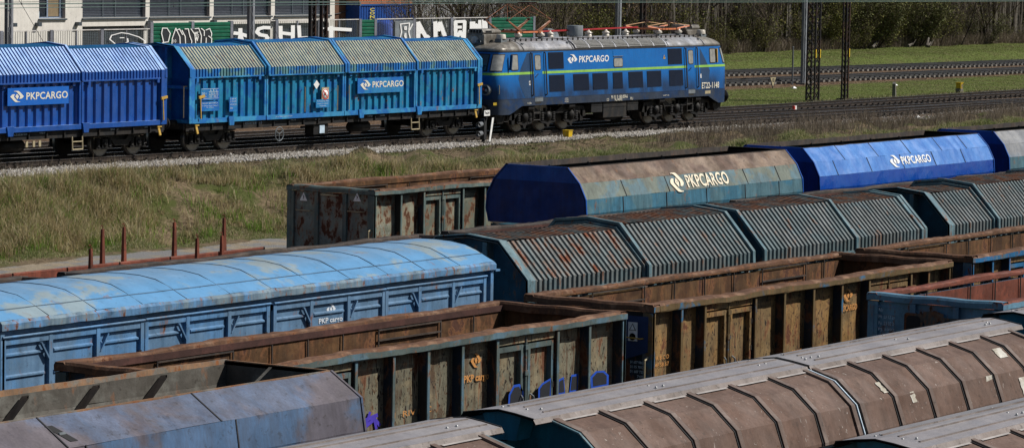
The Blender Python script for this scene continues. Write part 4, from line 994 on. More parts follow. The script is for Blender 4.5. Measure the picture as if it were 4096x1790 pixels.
    N.l(c, N.b.inputs['Base Color']); N.b.inputs['Roughness'].default_value = .95; N.b.inputs['Specular IOR Level'].default_value = .15
    N.bump(N.math('ADD', n3, N.math('MULTIPLY', hv.outputs[0], .8)), .7, .05)
    MATS['ground_mix'] = N.m; me.materials.append(N.m)
    o = bpy.data.objects.new('ground', me); COL.objects.link(o); tag(o, 'rail yard ground with dirt, grass, ballast and a sandy road', None, None, 'structure')
    return o
ground()
def bigmesh(name, v, f, m, label, kind='stuff', parent=None):
    f = np.asarray(f); k = f.shape[1]
    me = bpy.data.meshes.new(name); me.vertices.add(len(v)); me.vertices.foreach_set('co', np.asarray(v, np.float32).ravel())
    me.loops.add(f.size); me.loops.foreach_set('vertex_index', f.astype(np.int32).ravel()); me.polygons.add(len(f)); me.polygons.foreach_set('loop_start', np.arange(len(f), dtype=np.int32) * k); me.update(); me.validate()
    me.materials.append(MATS[m]); o = bpy.data.objects.new(name, me); COL.objects.link(o)
    if parent: o.parent = parent
    if label: o['label'] = label
    if kind: o['kind'] = kind
    return o
def blades(name, X, Y, ln, wd, m, label, lean=.35, z=None, curve=True):
    n = len(X); Z = gz(X, Y) - .02 if z is None else z; a = rng.uniform(0, 2 * pi, n); la = rng.normal(0, lean, n); lb = rng.normal(-.05, lean, n)
    ln = np.broadcast_to(ln, (n,)); wd = np.broadcast_to(wd, (n,)); dx = np.cos(a) * wd / 2; dy = np.sin(a) * wd / 2
    b0 = np.stack([X - dx, Y - dy, Z], -1); b1 = np.stack([X + dx, Y + dy, Z], -1)
    m0 = np.stack([X - dx * .7 + la * ln * .35, Y - dy * .7 + lb * ln * .35, Z + ln * .6], -1); m1 = m0 + np.stack([dx * 1.4, dy * 1.4, dx * 0], -1)
    t = np.stack([X + la * ln, Y + lb * ln, Z + ln * np.clip(1 - np.abs(la) * .3, .3, 1)], -1)
    v = np.stack([b0, b1, m1, m0, t], 1).reshape(-1, 3); i = np.arange(n)[:, None] * 5
    f = np.concatenate([i + [[0, 1, 2]], i + [[0, 2, 3]], i + [[3, 2, 4]]], 0)
    return bigmesh(name, v, f, m, label)
def stones(name, X, Y, size, m, label, zoff=0., parent=None):
    n = len(X); Z = gz(X, Y) + zoff; D = np.array([[1, 0, 0], [-1, 0, 0], [0, 1, 0], [0, -1, 0], [0, 0, 1], [0, 0, -1]], float)
    P = D[None] * (size[:, None, None] * rng.uniform(.5, 1., (n, 6, 1))) + rng.normal(0, .18, (n, 6, 3)) * size[:, None, None]
    P[..., 0] += X[:, None]; P[..., 1] += Y[:, None]; P[..., 2] += Z[:, None]
    F = np.array([[0, 2, 4], [2, 1, 4], [1, 3, 4], [3, 0, 4], [2, 0, 5], [1, 2, 5], [3, 1, 5], [0, 3, 5]])
    f = (np.arange(n)[:, None, None] * 6 + F[None]).reshape(-1, 3)
    return bigmesh(name, P.reshape(-1, 3), f, m, label, 'stuff', parent)
U = rng.uniform
islands('straw_mix', [(.46, .38, .21), (.17, .21, .05), (.58, .50, .31), (.11, .16, .035), (.30, .24, .13), (.58, .52, .35), (.16, .25, .05), (.13, .10, .05)], patch=((.14, .21, .05), .9, .45, .66, .5), trans=.4)
islands('turf_mix', [(.12, .095, .055), (.20, .165, .10), (.09, .10, .03), (.15, .115, .07), (.10, .075, .045)], patch=((.10, .16, .03), .6, .5, .62, .7)); islands('dry_straw', [(.22, .18, .10), (.33, .29, .18), (.14, .12, .06), (.27, .22, .12), (.12, .15, .04)])
islands('green_blade', [(.13, .165, .04), (.20, .25, .065), (.25, .285, .09), (.15, .18, .05), (.30, .27, .14)], patch=((.24, .21, .11), .35, .45, .62, .75), trans=.3)
islands('weed_twig', [(.17, .13, .095), (.26, .21, .155), (.10, .08, .06), (.33, .275, .21)], trans=.2)
islands('pale_stone', [(.13, .115, .10), (.40, .38, .35), (.23, .195, .15), (.54, .52, .49), (.08, .07, .06), (.30, .27, .225)], patch=((.10, .08, .06), .5, .6, .75, .5))
islands('dark_stone', [(.035, .024, .016), (.16, .10, .06), (.08, .05, .03), (.24, .17, .11), (.06, .04, .025)])
# embankment grass: clumped
def clump(n, x0, x1, yf, spread=.35, k=14):
    c = n // k; cx = U(x0, x1, c); cy = yf(cx, c); X = np.repeat(cx, k) + rng.normal(0, spread, c * k); Y = np.repeat(cy, k) + rng.normal(0, spread * .7, c * k); return X, Y
def bro(x): return np.where(x < 88, 72.6, np.maximum(66.5, 72.6 - (x - 88) * .33))
def tufts(name, n, k, x0, x1, ylo, yhi, l0, l1, w0, w1, m, label, sp=.20, thin=True, dens=None):
    cx = U(x0, x1, n); cy = bro(cx) + U(ylo, yhi, n); e = np.sin(cx * 1.1 + 2 * np.sin(cy * 1.3)) + np.sin(cx * .43 - cy * .9 + 1)
    ok = np.ones(n, bool)
    if thin: ok = ~((e + rng.normal(0, .35, n) > .75) & (U(0, 1, n) < .92)); ok &= ~((cx > 86.3 + rng.normal(0, .8, n)) & (cx < 94) & (cy < bro(cx) - .9) & (U(0, 1, n) < .75))
    cx, cy = cx[ok], cy[ok]; s = U(.35, 1.3, len(cx)) ** 1.2; X = np.repeat(cx, k) + rng.normal(0, sp, len(cx) * k) * np.repeat(s, k); Y = np.repeat(cy, k) + rng.normal(0, sp * .8, len(cx) * k) * np.repeat(s, k); S_ = np.repeat(s, k)
    return blades(name, X, Y, U(l0, l1, len(X)) * S_, U(w0, w1, len(X)), m, label, .42)
islands('straw_pale', [(.46, .37, .19), (.60, .51, .31), (.27, .21, .10), (.54, .44, .24), (.16, .12, .06), (.62, .55, .36)], trans=.4)
islands('tuft_green', [(.12, .24, .03), (.20, .34, .05), (.07, .13, .02), (.28, .35, .08), (.15, .28, .04)], trans=.4)
tufts('straw_tufts', 2900, 42, 72, 104, -3.9, .5, .26, .56, .010, .026, 'straw_pale', 'pale dry grass tufts on the embankment slope')
tufts('green_tufts', 1900, 40, 72, 104, -4.0, .3, .16, .42, .010, .024, 'tuft_green', 'fresh green grass tufts on the embankment slope')
tufts('mixed_turf', 2600, 26, 72, 104, -4.2, .8, .06, .18, .012, .026, 'straw_mix', 'low matted mixed grass between the tufts on the slope', .4)
X, Y = clump(110000, 74, 150, lambda x, c: bro(x) + U(-.3, 1., c) * 1.0 + .1, .4)
blades('verge_grass', X, Y, U(.10, .34, len(X)), U(.012, .03, len(X)), 'straw_mix', 'tufts of mixed grass along the top of the embankment', .5)
X = U(74, 150, 70000); Y = bro(X) + U(.5, 1, len(X)) * (74.9 - bro(X)); k = Y < 74.7; X, Y = X[k], Y[k]; blades('trackside_turf', X, Y, U(.02, .07, len(X)), U(.015, .04, len(X)), 'turf_mix', 'short patchy turf between the embankment and the gravel', .8)
X, Y = clump(26000, 74, 95, lambda x, c: bro(x) - 4.6 + U(0, 1, c), .3); blades('road_edge_grass', X, Y, U(.04, .14, len(X)), U(.01, .025, len(X)), 'straw_mix', 'low grass at the foot of the slope beside the sandy road', .6)
X = U(130, 262, 160000); Y = 84.3 + 12.2 * U(0, 1, len(X)); blades('far_field_grass', X, Y, U(.03, .08, len(X)), U(.02, .05, len(X)), 'green_blade', 'bright green grass between the far tracks', .6)
X = U(165, 275, 110000); Y = U(108.4, 121, len(X)); blades('woodside_grass', X, Y, U(.03, .10, len(X)), U(.025, .055, len(X)), 'green_blade', 'bright green grass in front of the wood', .6)
X, Y = clump(24000, 136, 262, lambda x, c: 84.2 + np.abs(rng.normal(0, .5, c)), .4); blades('dry_track_grass', X, Y, U(.1, .3, len(X)), U(.02, .045, len(X)), 'dry_straw', 'dry grass tufts along the field edge by the track', .5)
# bushy dead stems right of the locomotive
X, Y = clump(34000, 117, 176, lambda x, c: np.maximum(66.5, bro(x)) + 1.6 + U(0, 1, c) ** 1.1 * 5.0 * np.clip((x - 110) / 20, .2, 1), .45, 40); k = (Y < 75.2) & (np.sin(X * .9 + 2 * np.sin(Y)) + np.sin(X * .31 + Y) + rng.normal(0, .5, len(X)) > -.35)
X = X[k]; Y = Y[k]; blades('dead_weeds', X, Y, U(.15, .85, len(X)) * np.clip((X - 108) / 14, .35, 1), U(.008, .018, len(X)), 'weed_twig', 'brown leafless weed stems beside the track', .28)
X = U(80, 150, 900); Y = bro(X) + U(0, 3.5, 900); blades('weed_stalks', X, np.minimum(Y, 75.5), U(.3, .7, 900), U(.012, .022, 900), 'weed_twig', 'single dead stalks standing in the verge', .2)
X = U(84, 125, 1600); Y = U(75.6, 76.3, 1600); blades('ballast_weeds', X, Y, U(.12, .35, 1600), U(.008, .016, 1600), 'weed_twig', 'thin dry weeds growing in the shoulder gravel', .35)
n = 40000; X = U(80, 135, n); Y = 75.15 + .75 * rng.normal(0, .55, n); k = (Y > 73.9) & (Y < 76.35); X = X[k]; Y = Y[k]
k = U(0, 1, len(X)) < np.clip((138 - X) / 22, 0.05, 1); X = X[k]; Y = Y[k]
stones('pale_gravel', X, Y, U(.032, .085, len(X)), 'pale_stone', 'pale crushed stone along the shoulder of the main track', .02)
n = 110000; X = U(84, 190, n); Y = U(76.4, 84.4, n); stones('track_ballast', X, Y, U(.02, .05, n), 'dark_stone', 'brown ballast between the sleepers of the main tracks', -.01)
n = 40000; X = U(165, 262, n); Y = U(96.5, 108.3, n); stones('far_ballast', X, Y, U(.03, .07, n), 'dark_stone', 'brown ballast under the far tracks', -.02)
n = 5000; X = U(128, 172, n); Y = U(73.4, 76, n); stones('rubble', X, Y, U(.02, .06, n), 'pale_stone', 'scattered pale rubble beside the turnout', .01)
# ------------------------------------------------------------------ tracks
paint('rail_side', (.035, .026, .022), (.055, .04, .03), .4, 3, grime=.4, rough=.7); flat('rail_top', (.78, .80, .84), .22, .9, .02)
paint('sleeper_wood', (.045, .036, .03), (.07, .06, .05), .4, 2, grime=.5, rough=.9); paint('sleeper_concrete', (.24, .225, .20), grime=.4, rough=.9)
paint('rail_grey', (.045, .048, .054), (.07, .068, .066), .4, 3, grime=.3, rough=.6)
def track(label, pts, zf, name='railway_track', sl='sleeper_wood', rs='rail_side', top='rail_top', x_sl=None, shiny=True):
    t = thing(name, label, None, (pts[0][0], pts[0][1], 0)); del t['category']; t['kind'] = 'structure'; ox, oy = pts[0]
    P = []
    for (a, b) in zip(pts[:-1], pts[1:]):
        k = max(1, int(abs(b[0] - a[0]) / 6))
        for i in range(k): P.append((a[0] + (b[0] - a[0]) * i / k, a[1] + (b[1] - a[1]) * i / k))
    P.append(pts[-1])
    for s in (-.75, .75):
        m = MB(); tp = MB(); vs = []; vt = []
        for x, y in P:
            z = zf(x)
            for dy, dz in ((-.07, -.17), (-.07, -.155), (-.012, -.13), (-.012, -.045), (-.036, -.035), (-.036, -.004), (.036, -.004), (.036, -.035), (.012, -.045), (.012, -.13), (.07, -.155), (.07, -.17)): vs.append((x - ox, y - oy + s + dy, z + dz))
            for dy in (-.034, .034): vt.append((x - ox, y - oy + s + dy, z + .0))
        n = len(P); m.add(vs, [(i * 12 + j, i * 12 + j + 1, i * 12 + j + 13, i * 12 + j + 12) for i in range(n - 1) for j in range(11)]); tp.add(vt, [(i * 2, i * 2 + 1, i * 2 + 3, i * 2 + 2) for i in range(n - 1)])
        r = obj('rail', m, rs, t); obj('rail_head', tp, top, r)
    sx0, sx1 = x_sl or (P[0][0], P[-1][0]); m = MB(); fx = MB(); x = sx0; rr = random.Random(3)
    def yat(x):
        for a, b in zip(P[:-1], P[1:]):
            if a[0] <= x <= b[0]: return a[1] + (b[1] - a[1]) * (x - a[0]) / (b[0] - a[0])
        return P[-1][1]
    while x < sx1:
        y = yat(x) - oy; z = zf(x); m.box(x - ox - .12, x - ox + .12, y - 1.28, y + 1.28, z - .30, z - .172 + rr.uniform(-.006, .003))
        for s in (-.75, .75):
            for q in (-.13, .13): fx.box(x - ox - .05, x - ox + .05, y + s + q - .035, y + s + q + .035, z - .172, z - .10)
        x += .62
    o = obj('sleepers', m, sl, t); o['kind'] = 'stuff'; o = obj('rail_fastenings', fx, 'bogie_black', t); o['kind'] = 'stuff'
    return t
track('track under the blue train, running the whole width of the picture', [(20, 77.05), (130, 77.15), (175, 77.0), (330, 76.6)], lambda x: float(zr(x)), x_sl=(76, 215))
track('second track behind the blue train', [(20, 82.7), (140, 82.8), (340, 80.5)], lambda x: float(zr(x)), x_sl=(78, 215))
track('turnout track joining the front track right of the locomotive', [(60, 80.05), (135, 80.05), (146, 79.0), (158, 78.1), (172, 77.4)], lambda x: float(zr(x)) + .006, x_sl=(80, 160))
track('nearer of the two far tracks crossing the green field', [(60, 101.9), (172, 99.6), (212, 97.9), (360, 93)], lambda x: 2.44, sl='sleeper_concrete', rs='rail_grey', x_sl=(150, 265))
track('farther of the two far tracks crossing the green field', [(60, 109.4), (187, 107.1), (226, 104.8), (380, 98.)], lambda x: 2.44, sl='sleeper_concrete', rs='rail_grey', x_sl=(160, 280))
YR = {'H': (55.1, .2), 'A': (50.15, .2), 'B': (45.1, .0), 'C': (40.1, .2), 'D': (35.08, .05), 'E': (30.1, .1), 'F': (25.02, 0.), 'G': (19.95, 0.)}
for k, (y, z) in YR.items():
    track('yard track under the %s row of parked wagons' % {'H': 'farthest', 'A': 'far blue hopper', 'B': 'second farthest', 'C': 'third farthest', 'D': 'middle', 'E': 'third nearest', 'F': 'second nearest', 'G': 'nearest'}[k], [(15, y), (140, y)], lambda x, z=z: z, x_sl=(20, 60), top='rail_grey')
# ------------------------------------------------------------------ wagons on the main line
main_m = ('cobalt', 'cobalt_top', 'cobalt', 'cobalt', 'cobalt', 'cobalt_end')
SEC = [(0., 4.45, False), (4.42, 9.22, True), (9.28, 13.88, True), (13.85, 18.4, False)]
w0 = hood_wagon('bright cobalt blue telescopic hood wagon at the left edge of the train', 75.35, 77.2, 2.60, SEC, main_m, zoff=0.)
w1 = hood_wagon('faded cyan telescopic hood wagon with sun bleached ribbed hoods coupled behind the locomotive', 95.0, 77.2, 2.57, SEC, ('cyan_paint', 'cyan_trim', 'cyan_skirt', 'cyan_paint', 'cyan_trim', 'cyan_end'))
def plate(parent, x0, x1, z0, z1, y, m, name='plate', th=.03):
    return obj(name, MB().box(x0, x1, y, y + th, z0, z1), m, parent)
def L(t, x): return x - t.location.x
def LZ(t, z): return z - t.location.z
yw = -1.53
p = plate(w0, L(w0, 85.5), L(w0, 88.55), 1.92, 2.50, yw, 'plate_blue'); logo(w0, L(w0, 85.62), 2.22, 2.85, yw - .008, 'worn_letter')
text(w0, 'Do przewozu nawozow sztucznych', 2.0, .10, (L(w0, 85.0), -1.508, 1.08), 'ghost_blue', bold=0)
text(w0, '0-GP SAB DRV 2A-600', .65, .06, (L(w0, 86.0), -1.385, .92), 'ghost_blue', bold=0); text(w0, 'OTWIERANIE', .34, .05, (L(w0, 87.25), -1.385, .94), 'ghost_blue', bold=0); text(w0, 'REV MVM 17 W 2', .42, .05, (L(w0, 90.9), -1.385, .93), 'ghost_blue', bold=0); text(w0, '1 A MK', .2, .05, (L(w0, 92.7), -1.385, .95), 'ghost_blue', bold=0)
p = plate(w1, L(w1, 105.03), L(w1, 108.0), 1.83, 2.40, yw, 'plate_cyan'); logo(w1, L(w1, 105.2), 2.15, 2.78, yw - .008, 'worn_letter')
p = plate(w1, L(w1, 95.63), L(w1, 96.67), 1.84, 2.26, yw, 'plate_cyan'); text(p, 'A  B  C', .42, .07, (L(w1, 96.13), yw - .006, 2.15), 'ghost_blue', bold=0); text(p, 'S 34. 42. 50.', .5, .07, (L(w1, 96.10), yw - .006, 2.05), 'ghost_blue', bold=0); text(p, '20.t', .26, .07, (L(w1, 95.68), yw - .006, 2.05), 'ghost_blue', bold=0); text(p, '35.m', .26, .07, (L(w1, 95.68), yw - .006, 1.94), 'ghost_blue', bold=0); text(p, '120  00.0', .5, .07, (L(w1, 96.08), yw - .006, 1.94), 'ghost_blue', bold=0)
fq = MB()
for a, b, c, d in ((95.66, 96.62, 2.235, 2.24), (95.66, 96.62, 1.90, 1.905), (96.06, 96.62, 2.13, 2.135), (96.06, 96.62, 2.03, 2.035)): fq.box(L(w1, a), L(w1, b), yw - .008, yw - .004, c, d + .006)
obj('table_lines', fq, 'ghost_blue', p)
p = plate(w1, L(w1, 95.63), L(w1, 96.67), 1.46, 1.80, yw, 'plate_cyan'); text(p, 'ZAKLADY AZOTOWE S.A.', .9, .055, (L(w1, 95.7), yw - .006, 1.71), 'ghost_blue', bold=0); text(p, 'Al. Tysiaclecia Panstwa Polskiego 13', .9, .05, (L(w1, 95.7), yw - .006, 1.62), 'ghost_blue', bold=0); text(p, '24-110 Pulawy', .4, .05, (L(w1, 95.95), yw - .006, 1.56), 'ghost_blue', bold=0)
p = plate(w1, L(w1, 97.26), L(w1, 97.70), 1.40, 1.92, yw, 'plate_cyan'); text(p, '31 RIV MC', .36, .06, (L(w1, 97.30), yw - .006, 1.82), 'ghost_blue', bold=0); text(p, '51 PL-PKPC', .36, .055, (L(w1, 97.30), yw - .006, 1.73), 'ghost_blue', bold=0); text(p, '473 8125-3', .38, .06, (L(w1, 97.30), yw - .006, 1.62), 'ghost_blue', bold=0); text(p, 'Siis', .16, .07, (L(w1, 97.30), yw - .006, 1.50), 'ghost_blue', bold=0)
d = obj('hazard_label', MB().add([(L(w1, 102.27), yw, 2.24), (L(w1, 102.45), yw, 2.07), (L(w1, 102.63), yw, 2.24), (L(w1, 102.45), yw, 2.40)], [(0, 1, 2, 3)]), 'sign_white', w1)
cs = MB().lathe((L(w1, 103.0), yw, 1.87), [(.0, -.004), (.21, -.004), (.21, .02), (0, .02)], 28, 'y'); c = obj('prohibition_sign', MB().box(L(w1, 102.78), L(w1, 103.22), yw + .002, yw + .03, 1.62, 2.12), 'handle_cream', w1); obj('disc', cs, 'sign_white', c)
ring = MB(); vs = []
for i in range(32):
    a = 2 * pi * i / 32; vs += [(L(w1, 103.0) + cos(a) * .20, yw - .008, 1.87 + sin(a) * .20), (L(w1, 103.0) + cos(a) * .165, yw - .008, 1.87 + sin(a) * .165)]
ring.add(vs, [(2 * i, 2 * i + 1, (2 * i + 3) % 64, (2 * i + 2) % 64) for i in range(32)]); ring.bar((L(w1, 102.87), yw - .009, 2.0), (L(w1, 103.13), yw - .009, 1.74), .004, .035); obj('ring', ring, 'sign_red', c)
obj('pictogram', MB().box(L(w1, 102.92), L(w1, 103.04), yw - .007, yw - .005, 1.84, 1.93).box(L(w1, 102.86), L(w1, 103.14), yw - .007, yw - .005, 1.82, 1.835), 'rubber', c)
p = plate(w1, L(w1, 102.43), L(w1, 103.27), 1.38, 1.68, yw, 'plate_cyan'); text(p, 'Podczas jazdy klapy', .7, .055, (L(w1, 102.5), yw - .006, 1.59), 'ghost_blue', bold=0); text(p, 'powinny byc zamkniete', .68, .05, (L(w1, 102.5), yw - .006, 1.50), 'ghost_blue', bold=0); text(p, 'i zaryglowane', .42, .05, (L(w1, 102.63), yw - .006, 1.42), 'ghost_blue', bold=0)
text(w1, '3551473 8125-3', 1.0, .075, (L(w1, 98.35), -1.385, .90), 'ghost_blue', bold=0); text(w1, 'St. mac. Pulawy Azoty, Gl. Wrotkow', 1.0, .06, (L(w1, 100.0), -1.525, 1.10), 'ghost_blue', bold=0); text(w1, 'Sp', .12, .07, (L(w1, 112.65), -1.385, .90), 'ghost_blue', bold=0)
text(w1, 'OTWIERANIE', .3, .045, (L(w1, 101.1), -1.385, .95), 'ghost_blue', bold=0); text(w1, '65,4t', .3, .05, (L(w1, 102.6), -1.385, .92), 'ghost_blue', bold=0); text(w1, '0-GP SAB', .3, .05, (L(w1, 105.9), -1.385, .93), 'ghost_blue', bold=0); text(w1, 'OTWIERANIE', .3, .05, (L(w1, 106.7), -1.385, .93), 'ghost_blue', bold=0)
for x in (101.70, 103.72, 104.46): obj('pole_rail', MB().path([(L(w1, x) + .06, -1.50, 2.16), (L(w1, x), -1.56, 2.16), (L(w1, x), -1.56, 1.25)], .018), 'handle_cream', w1)
for t, xs in ((w0, (88.82, )), (w1, (108.66,))):
    for x in xs:
        a = L(t, x); obj('step', MB().path([(a, -1.45, .80), (a, -1.47, .36), (a + .52, -1.47, .36), (a + .52, -1.45, .80)], .028).tube((a, -1.46, .62), (a + .52, -1.46, .62), .022), 'handle_cream', t)
for t in (w0, w1):
    for x in (17.95, .38):
        obj('lever', MB().bar((x, -1.52, .95), (x + .05, -1.56, .68), .10, .04).bar((x - .08, -1.54, .98), (x + .14, -1.54, .98), .04), 'amber', t)
        obj('door_lever', MB().bar((x + .1, -1.56, 1.95), (x + .42, -1.56, 2.0), .05, .09).bar((x + .18, -1.57, 1.95), (x + .22, -1.57, 1.2), .035), 'amber', t)
    for x in (2.2, 10.1, 13.9): obj('hatch_bracket', MB().prismy([(x, 1.24), (x + .36, 1.24), (x + .30, .92), (x + .06, .92)], -1.56, -1.50), 'cyan_trim' if t is w1 else 'cobalt', t)
    b = MB(); b.box(7.6, 8.5, -1.3, -.9, .38, .77); b.lathe((11.2, -.9, .55), [(.0, -.8), (.2, -.75), (.2, .3), (0, .35)], 14, 'x'); obj('brake_gear', b, 'bogie_black', t); obj('label_card', MB().box(7.95, 8.25, -1.33, -1.305, .42, .72), 'ghost_blue', t)
    hw_ = MB(); cx, cz = 5.25, .50
    hw_.path([(cx + .25 * cos(2 * pi * i / 18), -1.5, cz + .25 * sin(2 * pi * i / 18)) for i in range(19)], .018)
    for a in (.5, 2.6, 4.7): hw_.bar((cx, -1.5, cz), (cx + .25 * cos(a), -1.5, cz + .25 * sin(a)), .02)
    hw_.tube((cx, -1.5, cz), (cx, -1.35, cz), .03); obj('handwheel', hw_, 'steel_grey', t)
for x, m in ((86.6, 'sign_red'), (86.95, 'yellow_paint'), (87.25, 'sign_white')): obj('brake_valve_plate', MB().box(L(w0, x), L(w0, x) + .11, -1.36, -1.33, .52, .72), 'handle_cream', w0)
loco = locomotive()
# ------------------------------------------------------------------ row A
fw = thing('flat_wagon', 'rust red flat wagon with upright stakes beside the sandy road', 'freight wagon', (60.0, 55.1, .2)); Lf = 14.3
obj('deck', MB().box(0, Lf, -1.42, 1.42, 1.15, 1.28), 'red_oxide', fw)
for s in (-1, 1):
    o = MB()
    for i in range(7):
        a = Lf * i / 7 + .03; b = Lf * (i + 1) / 7 - .03; o.box(a, b, *sorted((s * 1.42, s * 1.47)), 1.26, 1.58); o.tube((a, s * 1.455, 1.59), (b, s * 1.455, 1.59), .04, n=8)
        o.box(b - .12, b, *sorted((s * 1.38, s * 1.42)), 1.34, 1.46)
    obj('side_board', o, 'red_oxide', fw)
for xe in (0, Lf): obj('end_board', MB().box(*sorted((xe, xe + (.05 if xe == 0 else -.05))), -1.42, 1.42, 1.26, 1.55), 'red_oxide', fw)
def stake(x, y, z):
    o = MB(); o.add([(x - .07, y - .06, 1.1), (x + .07, y - .06, 1.1), (x + .07, y + .06, 1.1), (x - .07, y + .06, 1.1), (x - .035, y - .03, z), (x + .035, y - .03, z), (x + .035, y + .03, z), (x - .035, y + .03, z)], [(0, 1, 5, 4), (1, 2, 6, 5), (2, 3, 7, 6), (3, 0, 4, 7), (4, 5, 6, 7)])
    o.path([(x, y, z), (x + .01, y, z + .06), (x - .03, y, z + .10), (x - .07, y, z + .07)], .012, 5); obj('stake', o, 'red_oxide', fw)
for x in (67.6, 68.45, 70.5, 72.6): stake(x - 60.0, 1.52, 2.50)
for x in (63.8, 67.9, 68.9): stake(x - 60.0, -1.30, 2.42)
underframe(fw, Lf, .78, 1.15)
PA = [1.1, 2.15, 4.0, 5.1, 6.2, 7.4, 8.6, 10.6, 11.7]; DA = [(2.15, 4.0), (8.6, 10.6)]
a2 = open_wagon('grey green open wagon flaking with rust, warning triangles on its end', 75.28, 55.1, .2, 12.8, 3.27, [1.3, 2.4, 4.3, 5.4, 6.45, 7.5, 8.5, 10.4, 11.5], [(2.4, 4.3), (8.5, 10.4)], ('greygreen_panel', 'post_green', 'post_green', 'greygreen_dark', 'rim_rust'), seed=3, endrim='post_green', band=.12, mband='inner_rust')
for y, z in ((.89, 3.6), (-.90, 3.68)):
    s = obj('warning_triangle', MB().add([(-.012, y + .13, z - .13), (-.012, y - .13, z - .13), (-.012, y, z + .1)], [(0, 1, 2)]), 'sign_white', a2); s.location.z = -.62
    s2 = obj('bolt', MB().add([(-.018, y + .02, z - .10), (-.018, y - .03, z - .02), (-.018, y + .03, z + .05), (-.018, y - .0, z - .03)], [(0, 1, 2, 3)]), 'rubber', s)
for y0, y1, z in ((1.08, .62, 2.60), (-.65, -1.13, 2.66), (.24, -.27, 3.05)): obj('grab_rail', MB().path([(0, y0, z), (-.10, y0, z), (-.10, y1, z), (0, y1, z)], .016), 'handle_cream', a2)
text(a2, '31 PL-PKPC', .6, .09, (.42, -1.25, 2.2), 'faint_pale', bold=0); text(a2, '5 4 0 0 0 kg', .6, .09, (.42, -1.25, 2.0), 'faint_pale', bold=0)
HP = [(.98, 3.96), (1.36, 3.56), (1.57, 3.14), (1.60, 2.76), (1.50, 2.40)]
HS = [(), (2.1, 4.4, 6.6, 8.8, 10.7), (1.9, 4.2, 6.4, 8.6, 10.6), (1.9, 4.2, 6.4, 8.6, 10.6)]
a3 = hopper('navy ended hopper wagon with dusty rust brown upper flank and faded PKP CARGO lettering', 77.85, 50.15, .2, 12.05, HP, ['dusty_brown', 'hopper_teal', 'hopper_teal_low', 'hopper_teal_low'], seams=HS, group='bulged hopper wagons in the farthest yard row', seed=2)
slope = Vector((0, .21 * -1 + .0, 0)); sl = Vector((0, 1.57 - 1.36, 2.98 - 2.56)).normalized()
logo(a3, L(a3, 82.4), 3.37, 3.2, -1.478, 'worn_cream', slope=(0, sl.y, sl.z), hs=1.42)
a4 = hopper('glossy bright blue hopper wagon with a crisp white PKP CARGO mark', 90.95, 50.15, .2, 12.0, HP, ['hopper_blue', 'hopper_blue', 'hopper_blue', 'hopper_blue'], seams=[(2.0, 4.2, 6.4, 8.6, 10.4), (1.2, 3.4, 5.6, 7.8, 9.9), (), ()], group='bulged hopper wagons in the farthest yard row', seed=5)
logo(a4, L(a4, 95.75), 3.38, 2.75, -1.470, 'white_paint', slope=(0, sl.y, sl.z), hs=1.15)
a5 = hopper('silver grey hopper wagon cut off by the right edge of the picture', 104.1, 50.15, .22, 12.0, HP, ['hopper_silver', 'hopper_silver', 'hopper_teal_low', 'chute_blue'], seams=HS, group='bulged hopper wagons in the farthest yard row', seed=7)
# ------------------------------------------------------------------ row B : dark open wagons, only the rims show
DK = ('dark_rust', 'dark_rust', 'dark_rust', 'end_dark', 'dark_rust')
for i, (x, lb) in enumerate(((40.1, 'dark open wagon at the left edge behind the light blue van'), (54.17, 'dark open wagon with a faint white scrawl behind the light blue van'), (68.14, 'dark open wagon behind the left hoods of the rusty slate hood wagon'), (82.05, 'dark open wagon behind the right hoods of the rusty slate hood wagon'), (96.0, 'dark open wagon at the right edge in front of the bright blue hopper'))):
    b = open_wagon(lb, x, 45.1, .0, 12.95, 3.22, PA, [], DK, seed=10 + i, y_in='dark_rust', group='dark open wagons in the second farthest yard row')
    if i == 1:
        obj('scrawl', strokes(b, [[(4.6, 2.86), (4.66, 3.0), (4.74, 2.9), (4.8, 3.02), (4.9, 2.92)], [(5.0, 2.95), (5.1, 2.92)], [(5.2, 2.88), (5.22, 3.0)]], .012, 1.15, 'white_paint', 'scrawl').data, 'white_paint', b) if False else strokes(b, [[(7.6, 2.9), (7.66, 3.03), (7.74, 2.93), (7.8, 3.04), (7.9, 2.95)], [(8.1, 2.95), (8.3, 2.93)]], .014, 1.15, 'white_paint', 'scrawl')
# ------------------------------------------------------------------ row C
van = box_van('light blue covered van with an arched, sun faded roof', 43.45, 40.1, .2, 14.95)
emblem(van, .30, .20, (L(van, 52.89), -1.442, 2.92), 'worn_white'); text(van, 'PKP cargo', .76, .13, (L(van, 52.5), -1.445, 2.64), 'worn_white', bold=.02)
sl_m = ('slate_hood', 'hood_top_rust', 'slate_hood', 'slate_hood', 'slate_edge', 'end_teal')
SECC = [(0., 4.75, False), (4.70, 9.42, True), (9.85, 14.5, True), (14.45, 18.36, False)]
c2 = hood_wagon('weathered slate teal telescopic hood wagon with rusted ribbed roofs', 59.62, 40.1, .2, SECC, (('slate_hood_rusty', 'slate_hood'),) + sl_m[1:], zoff=.02, det='yard')
SEC3 = [(0., 2.72, False), (2.70, 8.5, True), (8.55, 13.9, True), (13.85, 18.4, False)]
c3 = hood_wagon('second weathered slate hood wagon, cut off by the right edge', 79.25, 40.1, .2, SEC3, sl_m, zoff=.02, det='yard')
